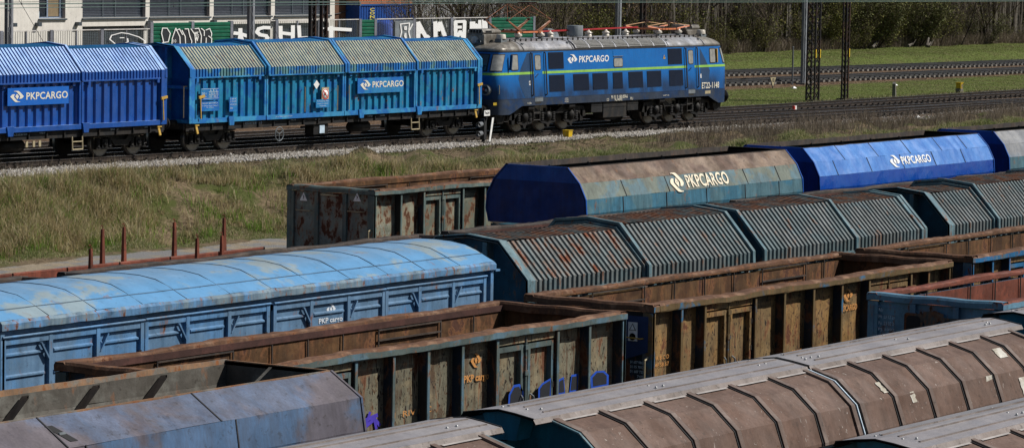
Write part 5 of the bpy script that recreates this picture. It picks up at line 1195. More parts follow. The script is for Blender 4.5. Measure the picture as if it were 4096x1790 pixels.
# ------------------------------------------------------------------ row D
P1 = [1.2, 2.25, 4.3, 5.4, 6.45, 7.5, 8.6, 10.6, 11.7]; D1 = [(2.25, 4.3), (8.6, 10.6)]
d1 = open_wagon('olive open wagon with scratched panels, orange PKP cargo mark and blue graffiti', 42.46, 35.08, .05, 12.95, 3.20, P1, D1, ('olive_panel', 'post_bluegrey', 'post_bluegrey', 'end_dark', 'rim_rust'), seed=21)
P2 = [1.13, 2.03, 4.05, 5.25, 6.5, 7.74, 8.98, 10.95, 11.8]; D2 = [(2.03, 4.05), (8.98, 10.95)]
d2 = open_wagon('ochre open wagon with chipped blue paint and orange PKPCARGO mark', 56.38, 35.08, .07, 12.9, 3.22, P2, D2, ('ochre_panel', 'post_ochre', 'post_ochre', 'end_dark', 'rim_rust'), seed=32, band=.03, mband='inner_rust')
d3 = open_wagon('open wagon with bright blue rim and rusty inside at the right edge', 70.28, 35.08, .08, 12.9, 3.22, P2, D2, ('ochre_panel', 'bright_blue_trim', 'bright_blue_trim', 'end_dark', 'rim_rust'), seed=41, band=.03, mband='inner_rust')
yp = -(2.97 / 2 - .25) - .034
emblem(d1, .34, .25, (L(d1, 50.62), yp, 2.69), 'worn_orange'); text(d1, 'PKP cargo', .80, .17, (L(d1, 50.24), yp, 2.28), 'worn_orange', bold=.03)
text(d1, '31  RIV MC', 1.3, .10, (L(d1, 47.95), yp, 1.92), 'worn_orange', bold=.0)
emblem(d2, .42, .26, (L(d2, 64.72), yp, 2.76), 'worn_orange'); text(d2, 'PKPCARGO', .78, .13, (L(d2, 64.35), yp, 2.43), 'worn_orange', bold=.02); text(d2, 'RIV MC', .4, .09, (L(d2, 62.3), yp, 1.72), 'worn_orange', bold=0); text(d2, '31 PL-PKPC', .55, .09, (L(d2, 62.3), yp, 1.58), 'worn_orange', bold=0)
text(d2, '5  A B C D', .62, .08, (.33, yp, 2.10), 'worn_orange', bold=0); text(d2, 'S 49 58 67', .62, .08, (.33, yp, 1.96), 'worn_orange', bold=0)
# graffiti on the olive wagon
def blob(t, pts, y, name='graffiti'):
    cx = sum(p[0] for p in pts) / len(pts); cz = sum(p[1] for p in pts) / len(pts)
    o = obj(name, MB().add([(x, y, z) for x, z in pts], [tuple(range(len(pts)))]), 'graffiti_blue', t)
    obj('graffiti_fill', MB().add([(cx + (x - cx) * .76, y - .004, cz + (z - cz) * .76) for x, z in pts], [tuple(range(len(pts)))]), 'graffiti_black', o)
yg = -(2.97 / 2 - .22) - .012
for pts, yy in (([(51.5, 1.75), (51.52, 2.0), (51.68, 2.16), (51.88, 2.16), (51.99, 2.02), (51.99, 1.7)], -1.385), ([(52.50, 1.7), (52.50, 2.02), (52.62, 2.10), (52.92, 2.17), (52.95, 2.1), (52.92, 1.75)], -1.385), ([(53.36, 1.8), (53.36, 2.08), (53.54, 2.12), (53.60, 1.8)], yp), ([(53.74, 1.8), (53.80, 2.13), (54.04, 2.13), (54.02, 1.8)], yp), ([(54.50, 1.8), (54.46, 2.02), (54.66, 2.12), (54.95, 2.10), (55.12, 2.0), (55.12, 1.8)], yp)):
    blob(d1, [(x - d1.location.x, z) for x, z in pts], yy)
strokes(d1, [[(L(d1, a), b) for a, b in s] for s in ([(47.28, 1.80), (47.36, 2.0), (47.41, 2.10)], [(47.22, 1.97), (47.62, 2.03)], [(47.30, 1.88), (47.55, 1.97), (47.70, 1.85)], [(47.55, 1.95), (47.6, 1.8)])], .035, yp, 'graffiti_violet', 'graffiti')
# signs on the dark end of the ochre wagon
obj('blue_patch', MB().add([(-.006, y, z) for y, z in ((-.55, 2.98), (-1.36, 2.98), (-1.36, 2.30), (-.75, 2.1), (-.5, 2.4))], [(0, 1, 2, 3, 4)]), 'old_blue', d2)
pl = obj('warning_plate', MB().box(-.03, -.012, -1.13, -.93, 2.50, 2.86), 'sign_white', d2)
obj('triangle', MB().add([(-.034, -.95, 2.70), (-.034, -1.11, 2.70), (-.034, -1.03, 2.84)], [(0, 1, 2)]), 'louvre_dark', pl); obj('triangle_fill', MB().add([(-.037, -.975, 2.712), (-.037, -1.085, 2.712), (-.037, -1.03, 2.815)], [(0, 1, 2)]), 'sign_white', pl)
pc = MB(); pc.lathe((-.034, -1.03, 2.58), [(.07, 0), (.05, 0)], 20, 'x'); pc.bar((-.036, -.99, 2.62), (-.036, -1.07, 2.54), .004, .014); obj('pictogram', pc, 'louvre_dark', pl)
obj('grab_rail', MB().path([(0, -.68, 2.58), (-.10, -.68, 2.58), (-.10, -1.25, 2.56), (0, -1.25, 2.56)], .014), 'amber', d2)
for k, s in enumerate(('01 607 9865', '01 05 7012', '01 607 723', '7489')): text(d2, s, .30 if k < 3 else .14, .05, (-.012, -.98 if k < 3 else -1.14, 2.07 - k * .09), 'ghost_blue', xd=(0, -1, 0), bold=0)
# ------------------------------------------------------------------ row E
EP = [(.98, 3.78), (1.52, 3.44), (1.60, 2.98), (1.56, 2.3), (1.2, 1.7)]
e1 = hopper('mauve and blue hopper wagon with an empty grey interior, bottom left', 27.0, 30.42, .10, 13.3, EP, ['mauve_blue', 'mauve_blue', 'mauve_blue', 'mauve_blue'], seams=[(6.85, 10.05), (7.2, 10.35), (), ()], inner='grey_inside', flatin=True, lip='rust_lip', lipw=.06, seed=9, endm=('mauve_blue', 'mauve_blue'), braces=False)
bm = MB()
for x in (2.1, 5.4, 7.4, 9.6):
    bm.add([(x, .93, 3.74), (x + .12, .93, 3.74), (x + .12, 1.44, 3.40), (x + .12, 1.5, 2.6), (x, 1.5, 2.6), (x, 1.44, 3.40), (x - .35, 1.05, 2.6), (x - .05, .84, 3.74)], [(0, 1, 2, 5), (5, 2, 3, 4), (0, 5, 4, 6, 7)])
bm.v and None
obj('inner_lining', MB().sheet([(.905, 3.74), (.905, 3.46)][::-1], fr(0.06, 13.24, 30), .006, 4), 'grey_inside', e1); obj('inner_lining', MB().sheet([(.905, 3.46), (.66, 2.6)][::-1], fr(0.06, 13.24, 30), .008, 5), 'grey_inside', e1); obj('inner_lining', MB().sheet([(-.905, 3.74), (-.905, 3.46), (-.66, 2.6)], fr(0.06, 13.24, 30), .006, 4), 'grey_inside', e1)
for x in (2.75, 4.25, 5.75, 7.25, 8.75, 10.25, 11.75): obj('brace', MB().add([(x - .07, .87, 3.72), (x + .07, .87, 3.72), (x - .32, .86, 3.40), (x - .50, .86, 3.40), (x - .95, .58, 2.7), (x - 1.15, .58, 2.7), (x - .07, .75, 3.70), (x - .50, .70, 3.40), (x - 1.15, .45, 2.7)], [(0, 1, 2, 3), (3, 2, 4, 5), (0, 3, 7, 6), (3, 5, 8, 7), (6, 7, 2, 1), (7, 8, 4, 2)]), 'coal_inside', e1)
obj('load_partition', MB().box(12.0, 12.04, -1.3, 1.3, 1.7, 3.3), 'coal_inside', e1); obj('brace', MB().add([(13.1, .0, 3.78), (13.1, -.06, 3.78), (12.2, -.06, 3.3), (12.2, 0, 3.3)], [(0, 1, 2, 3)]), 'grey_inside', e1)
sv = Vector((0, 1.52 - .98, 3.78 - 3.44)).normalized(); nv = Vector((0, -sv.z, sv.y))
def onslope(u, v): return Vector((u, -1.52, 3.44)) + sv * v + nv * .006
sq = [onslope(6.82, .45), onslope(6.97, .45), onslope(7.15, .10), onslope(7.0, .10)]; so = obj('slot', MB().add(sq, [(0, 1, 2, 3)]), 'black_gap', e1); obj('slot_bar', MB().bar(onslope(6.93, .27), onslope(7.05, .27), .03, .03), 'steel_grey', so)
e3 = open_wagon('sky blue ended open wagon with rust holes and a red brown inside', 61.05, 30.0, .05, 12.9, 3.28, P2, [], ('pale_blue_end', 'pale_blue_end', 'pale_blue_end', 'pale_blue_end', 'red_oxide'), seed=52, y_in='red_oxide', endrim='pale_blue_end', band=.03, mband='red_oxide')
for y, w, z, h in ((.44, .30, 2.72, .34), (-.38, .34, 2.7, .3)):
    q = obj('rust_ring', MB().prism([(0, 0)], 0, 0) if False else MB().add([(-.006, y + a * 1.35, z + b * 1.3) for a, b in ((w / 2, h / 2 - .03), (w / 2 - .03, h / 2), (-w / 2 + .03, h / 2), (-w / 2, h / 2 - .03), (-w / 2, -h / 2), (w / 2, -h / 2))], [tuple(range(6))]), 'rust_lip' if False else 'hood_top_rust', e3)
    obj('window_hole', MB().add([(-.014, y + a, z + b) for a, b in ((w / 2, h / 2 - .05), (w / 2 - .05, h / 2), (-w / 2 + .05, h / 2), (-w / 2, h / 2 - .05), (-w / 2, -h / 2), (w / 2, -h / 2))], [tuple(range(6))]), 'black_gap', q)
obj('rust_patch', MB().add([(-.008, y, z) for y, z in ((.22, 2.98), (-.02, 3.02), (-.22, 2.96), (-.20, 2.86), (-.05, 2.78), (.08, 2.62), (.18, 2.70), (.25, 2.85))], [tuple(range(8))]), 'hood_top_rust', e3)
for k, s in enumerate(('Nr', 'P4  23 12 27', 'Po  23 02 21', 'PJ 1097')): text(e3, s, .36 if k else .1, .07, (-.012, 1.20, 2.92 - k * .13), 'ghost_blue', xd=(0, -1, 0), bold=0)
ln = MB()
for z in (3.02, 2.85, 2.60): ln.box(-.014, -.008, .84, 1.32, z, z + .012)
for y in (.84, 1.32): ln.box(-.014, -.008, y, y + .012, 2.4, 3.02)
obj('table_frame', ln, 'van_eave', e3)
# ------------------------------------------------------------------ rows F and G
F2P = [(8.62, .14, (1, .35), (1, .80)), (8.62 + 2.15, .30, (1, .95), (2, .98)) if False else (12.0, .42, (1, .98), (3, .35)), (13.15, .36, (2, .30), (2, .95)), (13.0, .30, (1, .0), (1, .42)), (9.35, .14, (1, .95), (2, .35))]
bulk_wagon('brown ribbed covered hopper with its grey lid edge at the bottom left', 21.9, 25.02, 0., 15.35, 7.7)
bulk_wagon('long brown ribbed covered hopper with pale scabs of bare filler on its flank', 38.0, 25.02, .02, 15.1, 7.58, patches=F2P)
bulk_wagon('brown ribbed covered hopper beginning at the right edge', 53.95, 25.02, .04, 15.1, 7.58)
bulk_wagon('nearest brown covered hopper with a bright teal lid end, bottom right corner', 38.9, 19.9, .0, 15.1, 7.58, patches=[(3.3, .5, (1, .2), (1, .9)), (5.0, .6, (1, .1), (1, .6))])
# ------------------------------------------------------------------ masts and wires
paint('mast_black', (.018, .017, .018), (.05, .025, .016), .3, 1.5, grime=.3, rough=.7); paint('mast_rust', (.06, .028, .018), (.03, .02, .016), .4, 1.5, grime=.3, rough=.8)
paint('galvanised', (.36, .38, .42), grime=.3, rough=.5, metal=.3); paint('galv_dark', (.16, .17, .185), grime=.3, rough=.6)
flat('wire_green', (.10, .17, .14), .5); flat('wire_dark', (.05, .05, .055), .5); flat('mark_yellow', (.75, .50, .03), .5); paint('concrete', (.20, .19, .17), grime=.5, rough=.9)
def mast4(label, x, y, w0, w1, h, m='mast_black', group=None, plate_=False, m2=None, depth=None):
    z0 = float(gz(x, y)); t = thing('lattice_mast', label, 'mast', (x, y, z0), group=group); d = depth
    def c(k, z): f = z / h; w = w0 + (w1 - w0) * f; dd = (d or w); return (((-1, 1, 1, -1)[k]) * w / 2, ((-1, -1, 1, 1)[k]) * dd / 2, z)
    for k in range(4): obj('leg', MB().bar(c(k, -.2), c(k, h), .08 if not d else .075), m2 if (m2 and k in (1, 2)) else m, t)
    n = int(h / (w0 * .95)); b = MB()
    for i in range(n):
        za, zb = .1 + h * i / n, .1 + h * (i + 1) / n
        for k in range(4):
            if d and k in (1, 3): continue
            k2 = (k + 1) % 4; b.bar(c(k, za), c(k2, zb), .05, .015)
            if not d: b.bar(c(k2, za), c(k, zb), .05, .015)
    obj('lattice', b, m, t)
    f = MB(); f.lathe((0, 0, -.3), [(w0 * .95, 0), (w0 * .9, .28), (w0 * .55, .40), (0, .42)], 9) if not d else f.box(-.35, .35, -.3, .3, -.3, .12); obj('footing', f, 'mast_black', t)
    for k in (0, 1) if not d else (1,):
        p = c(k, 2.3); q = c(k, 2.75); obj('mark', MB().bar((p[0], p[1] - .05, p[2]), (q[0], q[1] - .05, q[2]), .06, .02), 'mark_yellow', t)
    if plate_: obj('number_plate', MB().box(-w0 * .42, -.02, -w0 * .47, -w0 * .45, 3.9, 4.25), 'handle_cream', t); obj('tie_plate', MB().box(-w0 * .43, w0 * .43, -w0 * .445, -w0 * .43, 3.9, 4.2), m, t)
    return t
def pole(label, x, y, h, group=None, w=.55, m='galvanised', m2='galv_dark'):
    z0 = float(gz(x, y)); t = thing('catenary_mast', label, 'mast', (x, y, z0), group=group)
    obj('channel', MB().box(.06, .18, -.08, .08, -.3, h), m, t); obj('channel', MB().box(-.20, -.14, -.08, .08, -.3, h), m2, t)
    b = MB(); n = int(h / .42)
    for i in range(n):
        z = i * .42; s = 1 if i % 2 else -1
        b.bar((-.13 * s + .0, -.07, z), (.10 * s, -.07, z + .42), .028, .012)
    obj('lacing', b, m, t); obj('base', MB().box(-.35, .38, -.3, .3, -.3, .1), 'concrete', t); return t
mast4('tall black four legged lattice mast with an old number plate, in the green field', 161.05, 86.55, .48, .46, 14, plate_=True, group='black lattice masts along the tracks')
mast4('narrow black and rust lattice mast right of the four legged mast', 163.05, 85.7, .32, .30, 14, m2='mast_rust', depth=.2, group='black lattice masts along the tracks')
mast4('left one of the pair of dark lattice masts behind the cyan hood wagon', 116.75, 86.5, .30, .30, 14, depth=.07, m2='mast_rust', group='black lattice masts along the tracks')
mast4('right one of the pair of dark lattice masts behind the cyan hood wagon', 117.55, 86.5, .34, .32, 14, depth=.07, m2='mast_rust', group='black lattice masts along the tracks')
mast4('dark lattice mast rising behind the locomotive roof', 143.2, 86.3, .34, .32, 14, depth=.07, m2='mast_rust', group='black lattice masts along the tracks')
for lb, x, y in (('grey steel mast at the far left in front of the cream building', 110.0, 97.3), ('grey steel mast in front of the white painted star on the fence', 126.6, 97.3), ('grey steel mast rising behind the locomotive roof', 158.9, 97.3), ('grey steel mast beside the far tracks, left of the black lattice mast', 179.95, 97.35)): pole(lb, x, y, 14, 'grey steel masts along the far tracks')
t = thing('marker_post', 'thin grey marker post left of the far grey mast', 'post', (178.9, 97.5, float(gz(178.9, 97.5)))); obj('post', MB().tube((0, 0, 0), (0, 0, 2.2), .05), 'galv_dark', t); obj('cap', MB().lathe((0, 0, 2.2), [(.06, 0), (.05, .04), (0, .05)], 10), 'galv_dark', t)
def wire(label, pts, r=.02, m='wire_green', group=None, cat='wire'):
    o = MB(); x0 = Vector(pts[0])
    P = [Vector(p) - x0 for p in pts]; o.path(P, r, 5); q = obj('overhead_wire', o, m); q.location = x0; tag(q, label, cat, group); return q
g = 'overhead wires of the electrified tracks'
wire('upper green contact wire above the blue train', [(60, 77.1, 7.83), (87, 77.2, 7.79), (117, 77.2, 7.745), (137, 77.2, 7.67), (163, 77.2, 7.58), (240, 77, 7.4)], .010, group=g)
wire('lower green contact wire above the blue train', [(60, 77.15, 7.72), (87, 77.15, 7.67), (117, 77.15, 7.69), (137, 77.15, 7.62), (163, 77.1, 7.54), (240, 76.9, 7.36)], .010, group=g)
wire('green contact wire of the second track', [(60, 82.7, 7.75), (93, 82.7, 7.65), (125, 82.7, 7.62), (140, 82.7, 7.80), (240, 82, 8.4)], .010, group=g)
wire('thin dark wire highest along the upper left', [(60, 82.6, 7.66), (93, 82.6, 7.70), (102, 82.6, 7.76), (125, 82.6, 7.9)], .009, 'wire_dark', group=g)
for i, (x, y, z0_) in enumerate(((87.9, 77.2, 7.79), (91.0, 77.2, 7.66), (95.9, 77.15, 7.66), (104.5, 77.2, 7.75), (109.4, 82.7, 7.62), (113.2, 77.2, 7.74))):
    o = obj('wire_dropper', MB().tube((0, 0, 0), (0, 0, .9), .008, n=4).lathe((0, 0, -.02), [(.02, 0), (.035, .02), (.02, .06)], 6), 'wire_dark'); o.location = (x, y, z0_); tag(o, 'thin dropper with a clamp hanging onto the contact wires', 'wire', 'droppers of the overhead wires')
wire('slanting guy wire left of the large windows', [(106.9, 95.4, 9.2), (109.7, 95.0, 5.5), (111.7, 94.8, 2.4)], .011, 'wire_dark', group='guy wires', cat='guy wire')
wire('slanting guy wire beside the white painted S', [(123.2, 95.2, 9.0), (125.85, 95, 5.45), (128.0, 94.8, 2.4)], .011, 'wire_dark', group='guy wires', cat='guy wire')
# ------------------------------------------------------------------ small things by the tracks
def yellow_box(label, x, y, z, s, tag_=False):
    t = thing('cable_box', label, 'cable box', (x, y, z), rotz=0, group=None)
    obj('body', MB().add([(-s * .85, -s * .85, 0), (s * .85, -s * .85, 0), (s * .85, s * .85, 0), (-s * .85, s * .85, 0), (-s * .95, -s * .95, s * 2.1), (s * .95, -s * .95, s * 2.1), (s * .95, s * .95, s * 2.1), (-s * .95, s * .95, s * 2.1)], [(0, 1, 5, 4), (1, 2, 6, 5), (2, 3, 7, 6), (3, 0, 4, 7), (4, 5, 6, 7)]), 'yellow_box', t)
    obj('lid', MB().box(-s * 1.1, s * 1.1, -s * 1.1, s * 1.1, s * 2.1, s * 2.28), 'yellow_box', t, bevel=.01); obj('base', MB().box(-s * .98, s * .98, -s * .98, s * .98, -.25, .03), 'concrete' if tag_ else 'yellow_box', t)
    if tag_: strokes(t, [[(-.1, .08), (-.05, .25), (.0, .2)], [(.02, .06), (.12, .28)], [(.04, .26), (.12, .08)]], .02, -s * .97, 'galv_dark', 'scribble')
    return t
yellow_box('yellow cable box standing in the gravel in front of the locomotive', 118.95, 75.15, float(gz(118.95, 75.15)) - .02, .155)
yellow_box('yellow cable box with grey scribble in the far green field', 177.9, 86.2, float(gz(177.9, 86.2)) + .22, .165, True)
t = thing('marker_stone', 'leaning grey concrete marker post in the far green field', 'marker', (170.1, 86.35, float(gz(170.1, 86.35)))); t.rotation_euler = (0, -.10, .3)
obj('stone', MB().add([(-.16, -.1, -.1), (.16, -.1, -.1), (.16, .1, -.1), (-.16, .1, -.1), (-.13, -.08, .72), (.06, -.08, .80), (.06, .08, .80), (-.13, .08, .72)], [(0, 1, 5, 4), (1, 2, 6, 5), (2, 3, 7, 6), (3, 0, 4, 7), (4, 5, 6, 7)]), 'concrete', t)
t = thing('speed_sign', 'small triangular sign with the number 10 beside the far tracks', 'sign', (174.2, 96.2, float(gz(174.2, 96.2))))
obj('board', MB().prismy([(-.42, .68), (.42, .68), (0, .02)], -.01, .01), 'rubber', t); obj('face', MB().add([(-.33, -.014, .64), (.33, -.014, .64), (0, -.014, .11)], [(0, 1, 2)]), 'handle_cream', t); text(t, '10', .28, .24, (-.14, -.018, .36), 'rubber', bold=.03); obj('peg', MB().tube((0, .03, -.1), (0, .03, .4), .02), 'galv_dark', t)
t = thing('track_marker', 'short red and white marker standing between the rails', 'marker', (148.75, 80.9, float(gz(148.8, 80.9)))); obj('post', MB().box(-.05, .10, -.06, .06, 0, .33), 'sign_white', t, bevel=.01); obj('red_band', MB().box(-.13, -.05, -.06, .06, 0, .33), 'sign_red', t)
# dwarf signal
zs = float(gz(112.6, 75.1)); t = thing('dwarf_signal', 'low dwarf signal marked Tm34 with a white back board beside the coupling', 'signal', (112.55, 75.0, zs))
obj('foot', MB().box(-.22, .22, -.2, .2, -.1, .08).tube((0, 0, 0), (0, 0, .35), .07), 'bogie_black', t); obj('housing', MB().box(-.10, .08, -.10, .10, .16, .98), 'rubber', t, bevel=.02)
for z in (.42, .78): obj('lamp_hood', MB().tube((-.17, -.02, z), (-.42, -.03, z - .03), .095, .11, 16, cap=False), 'galv_dark', t)
obj('back_board', MB().add([(.10, -.20, .10), (.24, -.18, .10), (.46, -.18, 1.02), (.30, -.20, 1.02), (.10, -.18, .10), (.24, -.16, .10), (.46, -.16, 1.02), (.30, -.18, 1.02)], [(0, 1, 2, 3), (4, 7, 6, 5), (0, 4, 5, 1), (1, 5, 6, 2), (2, 6, 7, 3), (3, 7, 4, 0)]), 'sign_white', t)
pl = obj('name_plate', MB().box(-.22, .18, -.17, -.15, 1.10, 1.32), 'sign_white', t); text(pl, 'Tm34', .32, .11, (-.19, -.176, 1.16), 'rubber', bold=.02); obj('bracket', MB().box(-.03, .03, -.15, -.1, .95, 1.15), 'bogie_black', t)
for i, (x, y, s) in enumerate(((174.9, 95.2, .22), (149.5, 74.6, .20), (184.6, 93.6, .15), (190.3, 85.0, .16), (106.5, 74.0, .13))):
    t = obj('litter', MB().add([(-s, -s * .4, 0), (s * .8, -s * .5, 0), (s, s * .4, 0), (-s * .7, s * .5, 0), (-s * .4, -s * .1, s * .6), (s * .5, 0, s * .45)], [(0, 1, 5, 4), (1, 2, 5), (2, 3, 4, 5), (3, 0, 4)]), 'sign_white')
    t.location = (x, y, float(gz(x, y)) + .01); tag(t, ['white plastic bag in the grass by the far track end of the locomotive', 'pale slab lying in the weeds beside the turnout', 'white scrap in the green field between the far tracks', 'white scrap beside the right end of the second track', 'white scrap in the turf below the pale gravel'][i], 'litter')
# ------------------------------------------------------------------ noise barrier
paint('fence_green', (.004, .115, .062), grime=.3, streak=.2, rough=.45); paint('fence_post', (.25, .265, .31), grime=.3, rough=.5, metal=.3); flat('fence_cap', (.55, .53, .50), .5)
N = NT('fence_glass'); N.b.inputs['Base Color'].default_value = (.35, .42, .40, 1); N.b.inputs['Alpha'].default_value = .10; N.b.inputs['Roughness'].default_value = .1; MATS['fence_glass'] = N.m
flat('fence_bar', (.015, .02, .022), .6)
YF = 110.0; zf0 = 2.3
fence = thing('noise_barrier', 'noise barrier of green slats and clear striped panes covered in white graffiti', 'fence', (113, YF, zf0))
posts = [116.4, 120.1, 123.75, 127.35, 131.1, 134.92, 138.19, 141.4, 145.25, 149.0, 152.75, 154.15, 157.85, 161.55, 165.45, 170.1]
def fx(x): return x - 113
for i, x in enumerate(posts):
    h = (5.84 if x > 134.5 else 5.53) - zf0; obj('post', MB().box(fx(x) - .11, fx(x) + .11, -.10, .10, -.3, h + .03), 'fence_post', fence)
for i, (a, b) in enumerate(zip(posts[:-1], posts[1:])):
    h = (5.82 if a > 134.5 else 5.51) - zf0; gr = 134.5 < a < 141 or 152.5 < a < 153 or a > 165
    if gr:
        m = MB(); n = 18
        for k in range(n):
            z0_ = h * k / n; z1_ = h * (k + 1) / n; m.prism([(-.04, z0_), (-.085, z0_ + .04), (-.085, z1_ - .04), (-.04, z1_)], fx(a) + .11, fx(b) - .11)
        obj('slat_panel', m, 'fence_green', fence)
    else:
        p = obj('clear_pane', MB().quad((fx(a) + .11, -.02, 0), (fx(b) - .11, -.02, 0), (fx(b) - .11, -.02, h), (fx(a) + .11, -.02, h)), 'fence_glass', fence)
        m = MB(); n = int((b - a) / .165)
        for k in range(n): q = fx(a) + .2 + k * .165; m.box(q, q + .016, -.035, -.022, 0, h - .01)
        obj('stripe', m, 'fence_bar', p); obj('top_cap', MB().box(fx(a), fx(b), -.07, .07, h, h + .045), 'fence_cap', p); mid = fx((a + b) / 2); obj('mullion', MB().box(mid - .04, mid + .04, -.05, .03, 0, h), 'fence_post', p)
def fs(lines, w, m='chalk_white', wz=None, y=-.12, name='graffiti'): return strokes(fence, [[(fx(x), z - zf0) for x, z in l] for l in lines], w, y, m, name, wz)
fs([[(141.60, 5.24), (142.1, 5.2), (142.62, 5.08)], [(142.08, 5.46), (142.09, 5.15), (141.94, 4.6)], [(142.09, 5.15), (142.35, 4.6)]], .17, wz=.085)
fs([[(144.55, 5.48), (144.05, 5.5), (143.62, 5.43), (143.5, 5.27), (143.73, 5.13), (144.28, 5.06), (144.42, 4.92), (144.18, 4.79), (143.45, 4.82)]], .17, wz=.085)
fs([[(145.52, 5.54), (145.55, 4.6)], [(146.60, 5.56), (146.60, 4.6)], [(145.51, 5.21), (146.63, 5.11)]], .17, wz=.085)
fs([[(147.13, 5.55), (147.2, 4.90), (147.77, 4.92), (148.23, 4.9)]], .16, wz=.08)
fs([[(149.11, 5.34), (150.1, 5.37), (151.8, 5.29)], [(150.04, 5.49), (150.05, 4.6)]], .17, wz=.09)
fs([[(158.21, 4.5), (158.19, 5.63), (158.97, 4.76), (159.18, 4.86)], [(158.27, 5.08), (158.71, 5.11)]], .20, wz=.09)
fs([[(159.92, 4.5), (159.85, 5.63), (160.16, 5.14), (160.33, 5.61), (160.94, 4.6)]], .20, wz=.085)
fs([[(161.93, 4.5), (161.86, 5.63), (162.79, 5.64), (162.75, 4.6), (162.35, 5.10), (161.93, 4.6)], [(162.0, 5.32), (162.4, 5.32)]], .18, wz=.08)
fs([[(163.46, 5.6), (163.46, 5.05)], [(163.72, 5.6), (163.72, 5.1), (164.01, 5.1), (164.0, 5.45), (163.72, 5.40)], [(164.25, 5.04), (164.31, 5.68), (164.43, 5.03)], [(164.68, 5.70), (164.75, 5.03), (165.01, 5.2), (164.94, 5.59), (164.68, 5.62)]], .15, wz=.07)
fs([[(132.02, 4.84), (131.63, 5.06), (131.77, 5.25), (132.51, 5.37), (133.1, 5.31), (133.91, 5.13), (134.36, 4.93), (134.36, 4.71)], [(132.41, 5.12), (132.71, 5.12)], [(132.98, 5.08), (133.03, 4.92), (132.76, 4.83)]], .05, wz=.02)
# grey ghost panel with pale outline
gp = obj('graffiti_panel', MB().quad((fx(155.95), -.11, 2.0), (fx(157.7), -.11, 2.0), (fx(157.7), -.11, 3.44), (fx(155.95), -.11, 3.44)), 'steel_grey', fence)
fs([[(156.3, 4.5), (156.55, 5.1), (156.45, 5.55), (157.3, 5.6), (157.25, 5.1), (157.5, 4.5)], [(156.85, 5.4), (157.0, 5.4), (157.0, 5.25), (156.85, 5.25), (156.85, 5.4)], [(156.9, 5.05), (156.85, 4.9), (157.0, 4.7), (156.95, 5.05)], [(157.3, 5.2), (157.6, 5.55)]], .06, 'sign_white', wz=.03, y=-.14)
# black bubble graffiti with white outline on the green slats
blk = [[(135.6, 4.45), (135.7, 5.3), (135.75, 5.55), (136.1, 5.53), (136.3, 5.28), (136.15, 4.45)], [(136.44, 4.45), (136.76, 5.52), (137.05, 5.50), (137.3, 5.42), (137.75, 5.5), (137.95, 5.42), (138.2, 5.5), (138.8, 5.5), (139.1, 5.42), (139.5, 5.48), (139.66, 5.2), (139.62, 4.45)]]
for i, p in enumerate(blk): obj('graffiti_fill', MB().add([(fx(x), -.112 - .002 * i, z - zf0) for x, z in p], [tuple(range(len(p)))]), 'graffiti_black', fence)
fs([[(135.6, 4.5), (135.8, 4.88), (135.64, 5.3), (135.71, 5.56), (136.07, 5.55), (136.33, 5.29), (136.18, 4.87), (135.72, 4.83)], [(136.44, 4.5), (136.49, 5.03), (136.76, 5.55), (137.1, 5.09), (137.14, 4.5)], [(136.79, 5.42), (137.05, 5.51), (137.31, 5.21)], [(137.25, 5.44), (137.52, 5.11), (137.58, 4.5)], [(137.49, 5.5), (137.77, 5.5), (137.88, 5.14)], [(137.98, 5.5), (138.3, 5.2), (138.41, 4.5)], [(138.3, 5.5), (138.61, 5.52), (138.83, 5.13), (138.78, 4.5)], [(138.82, 5.51), (139.06, 5.39), (139.06, 5.13)], [(139.19, 5.42), (139.5, 5.5), (139.67, 5.25), (139.64, 5.09)], [(139.41, 5.12), (139.67, 4.99), (139.65, 4.5)], [(139.22, 5.03), (139.2, 4.5)], [(137.77, 5.44), (137.88, 5.14), (138.04, 4.88), (137.99, 4.5)]], .036, 'white_paint', wz=.022, y=-.13)
text(fence, '10', .22, .16, (fx(136.58), -.13, 4.82 - zf0), 'white_paint', bold=0); text(fence, '23', .22, .14, (fx(136.62), -.13, 4.60 - zf0), 'white_paint', bold=0)
fs([[(138.30, 5.33), (138.36, 5.22), (138.42, 5.33), (138.48, 5.22), (138.56, 5.35)], [(138.28, 5.16), (138.62, 5.18)], [(138.32, 5.12), (138.37, 4.9), (138.44, 5.1), (138.5, 4.88), (138.58, 5.12)]], .03, 'white_paint', wz=.018, y=-.13)
# ------------------------------------------------------------------ cream building
paint('render_cream', (.80, .765, .70), (.76, .725, .66), .4, 1.2, grime=.16, streak=.05, rough=.9, bump=.25); flat('window_frame_dark', (.06, .075, .09), .4); paint('reveal', (.32, .29, .29), grime=.2, rough=.8)
flat('shutter', (.105, .125, .165), .45); flat('frame_blue', (.22, .27, .36), .4); flat('board_tan', (.22, .16, .09), .8); flat('night_glass', (.012, .02, .032), .08, 0, .1, 1.)
bz = float(gz(140, 117)); bl = thing('office_building', 'cream rendered building with rows of large shuttered windows', 'building', (110, 117, bz)); BX = 160.05 - 110
def bx(x): return x - 110
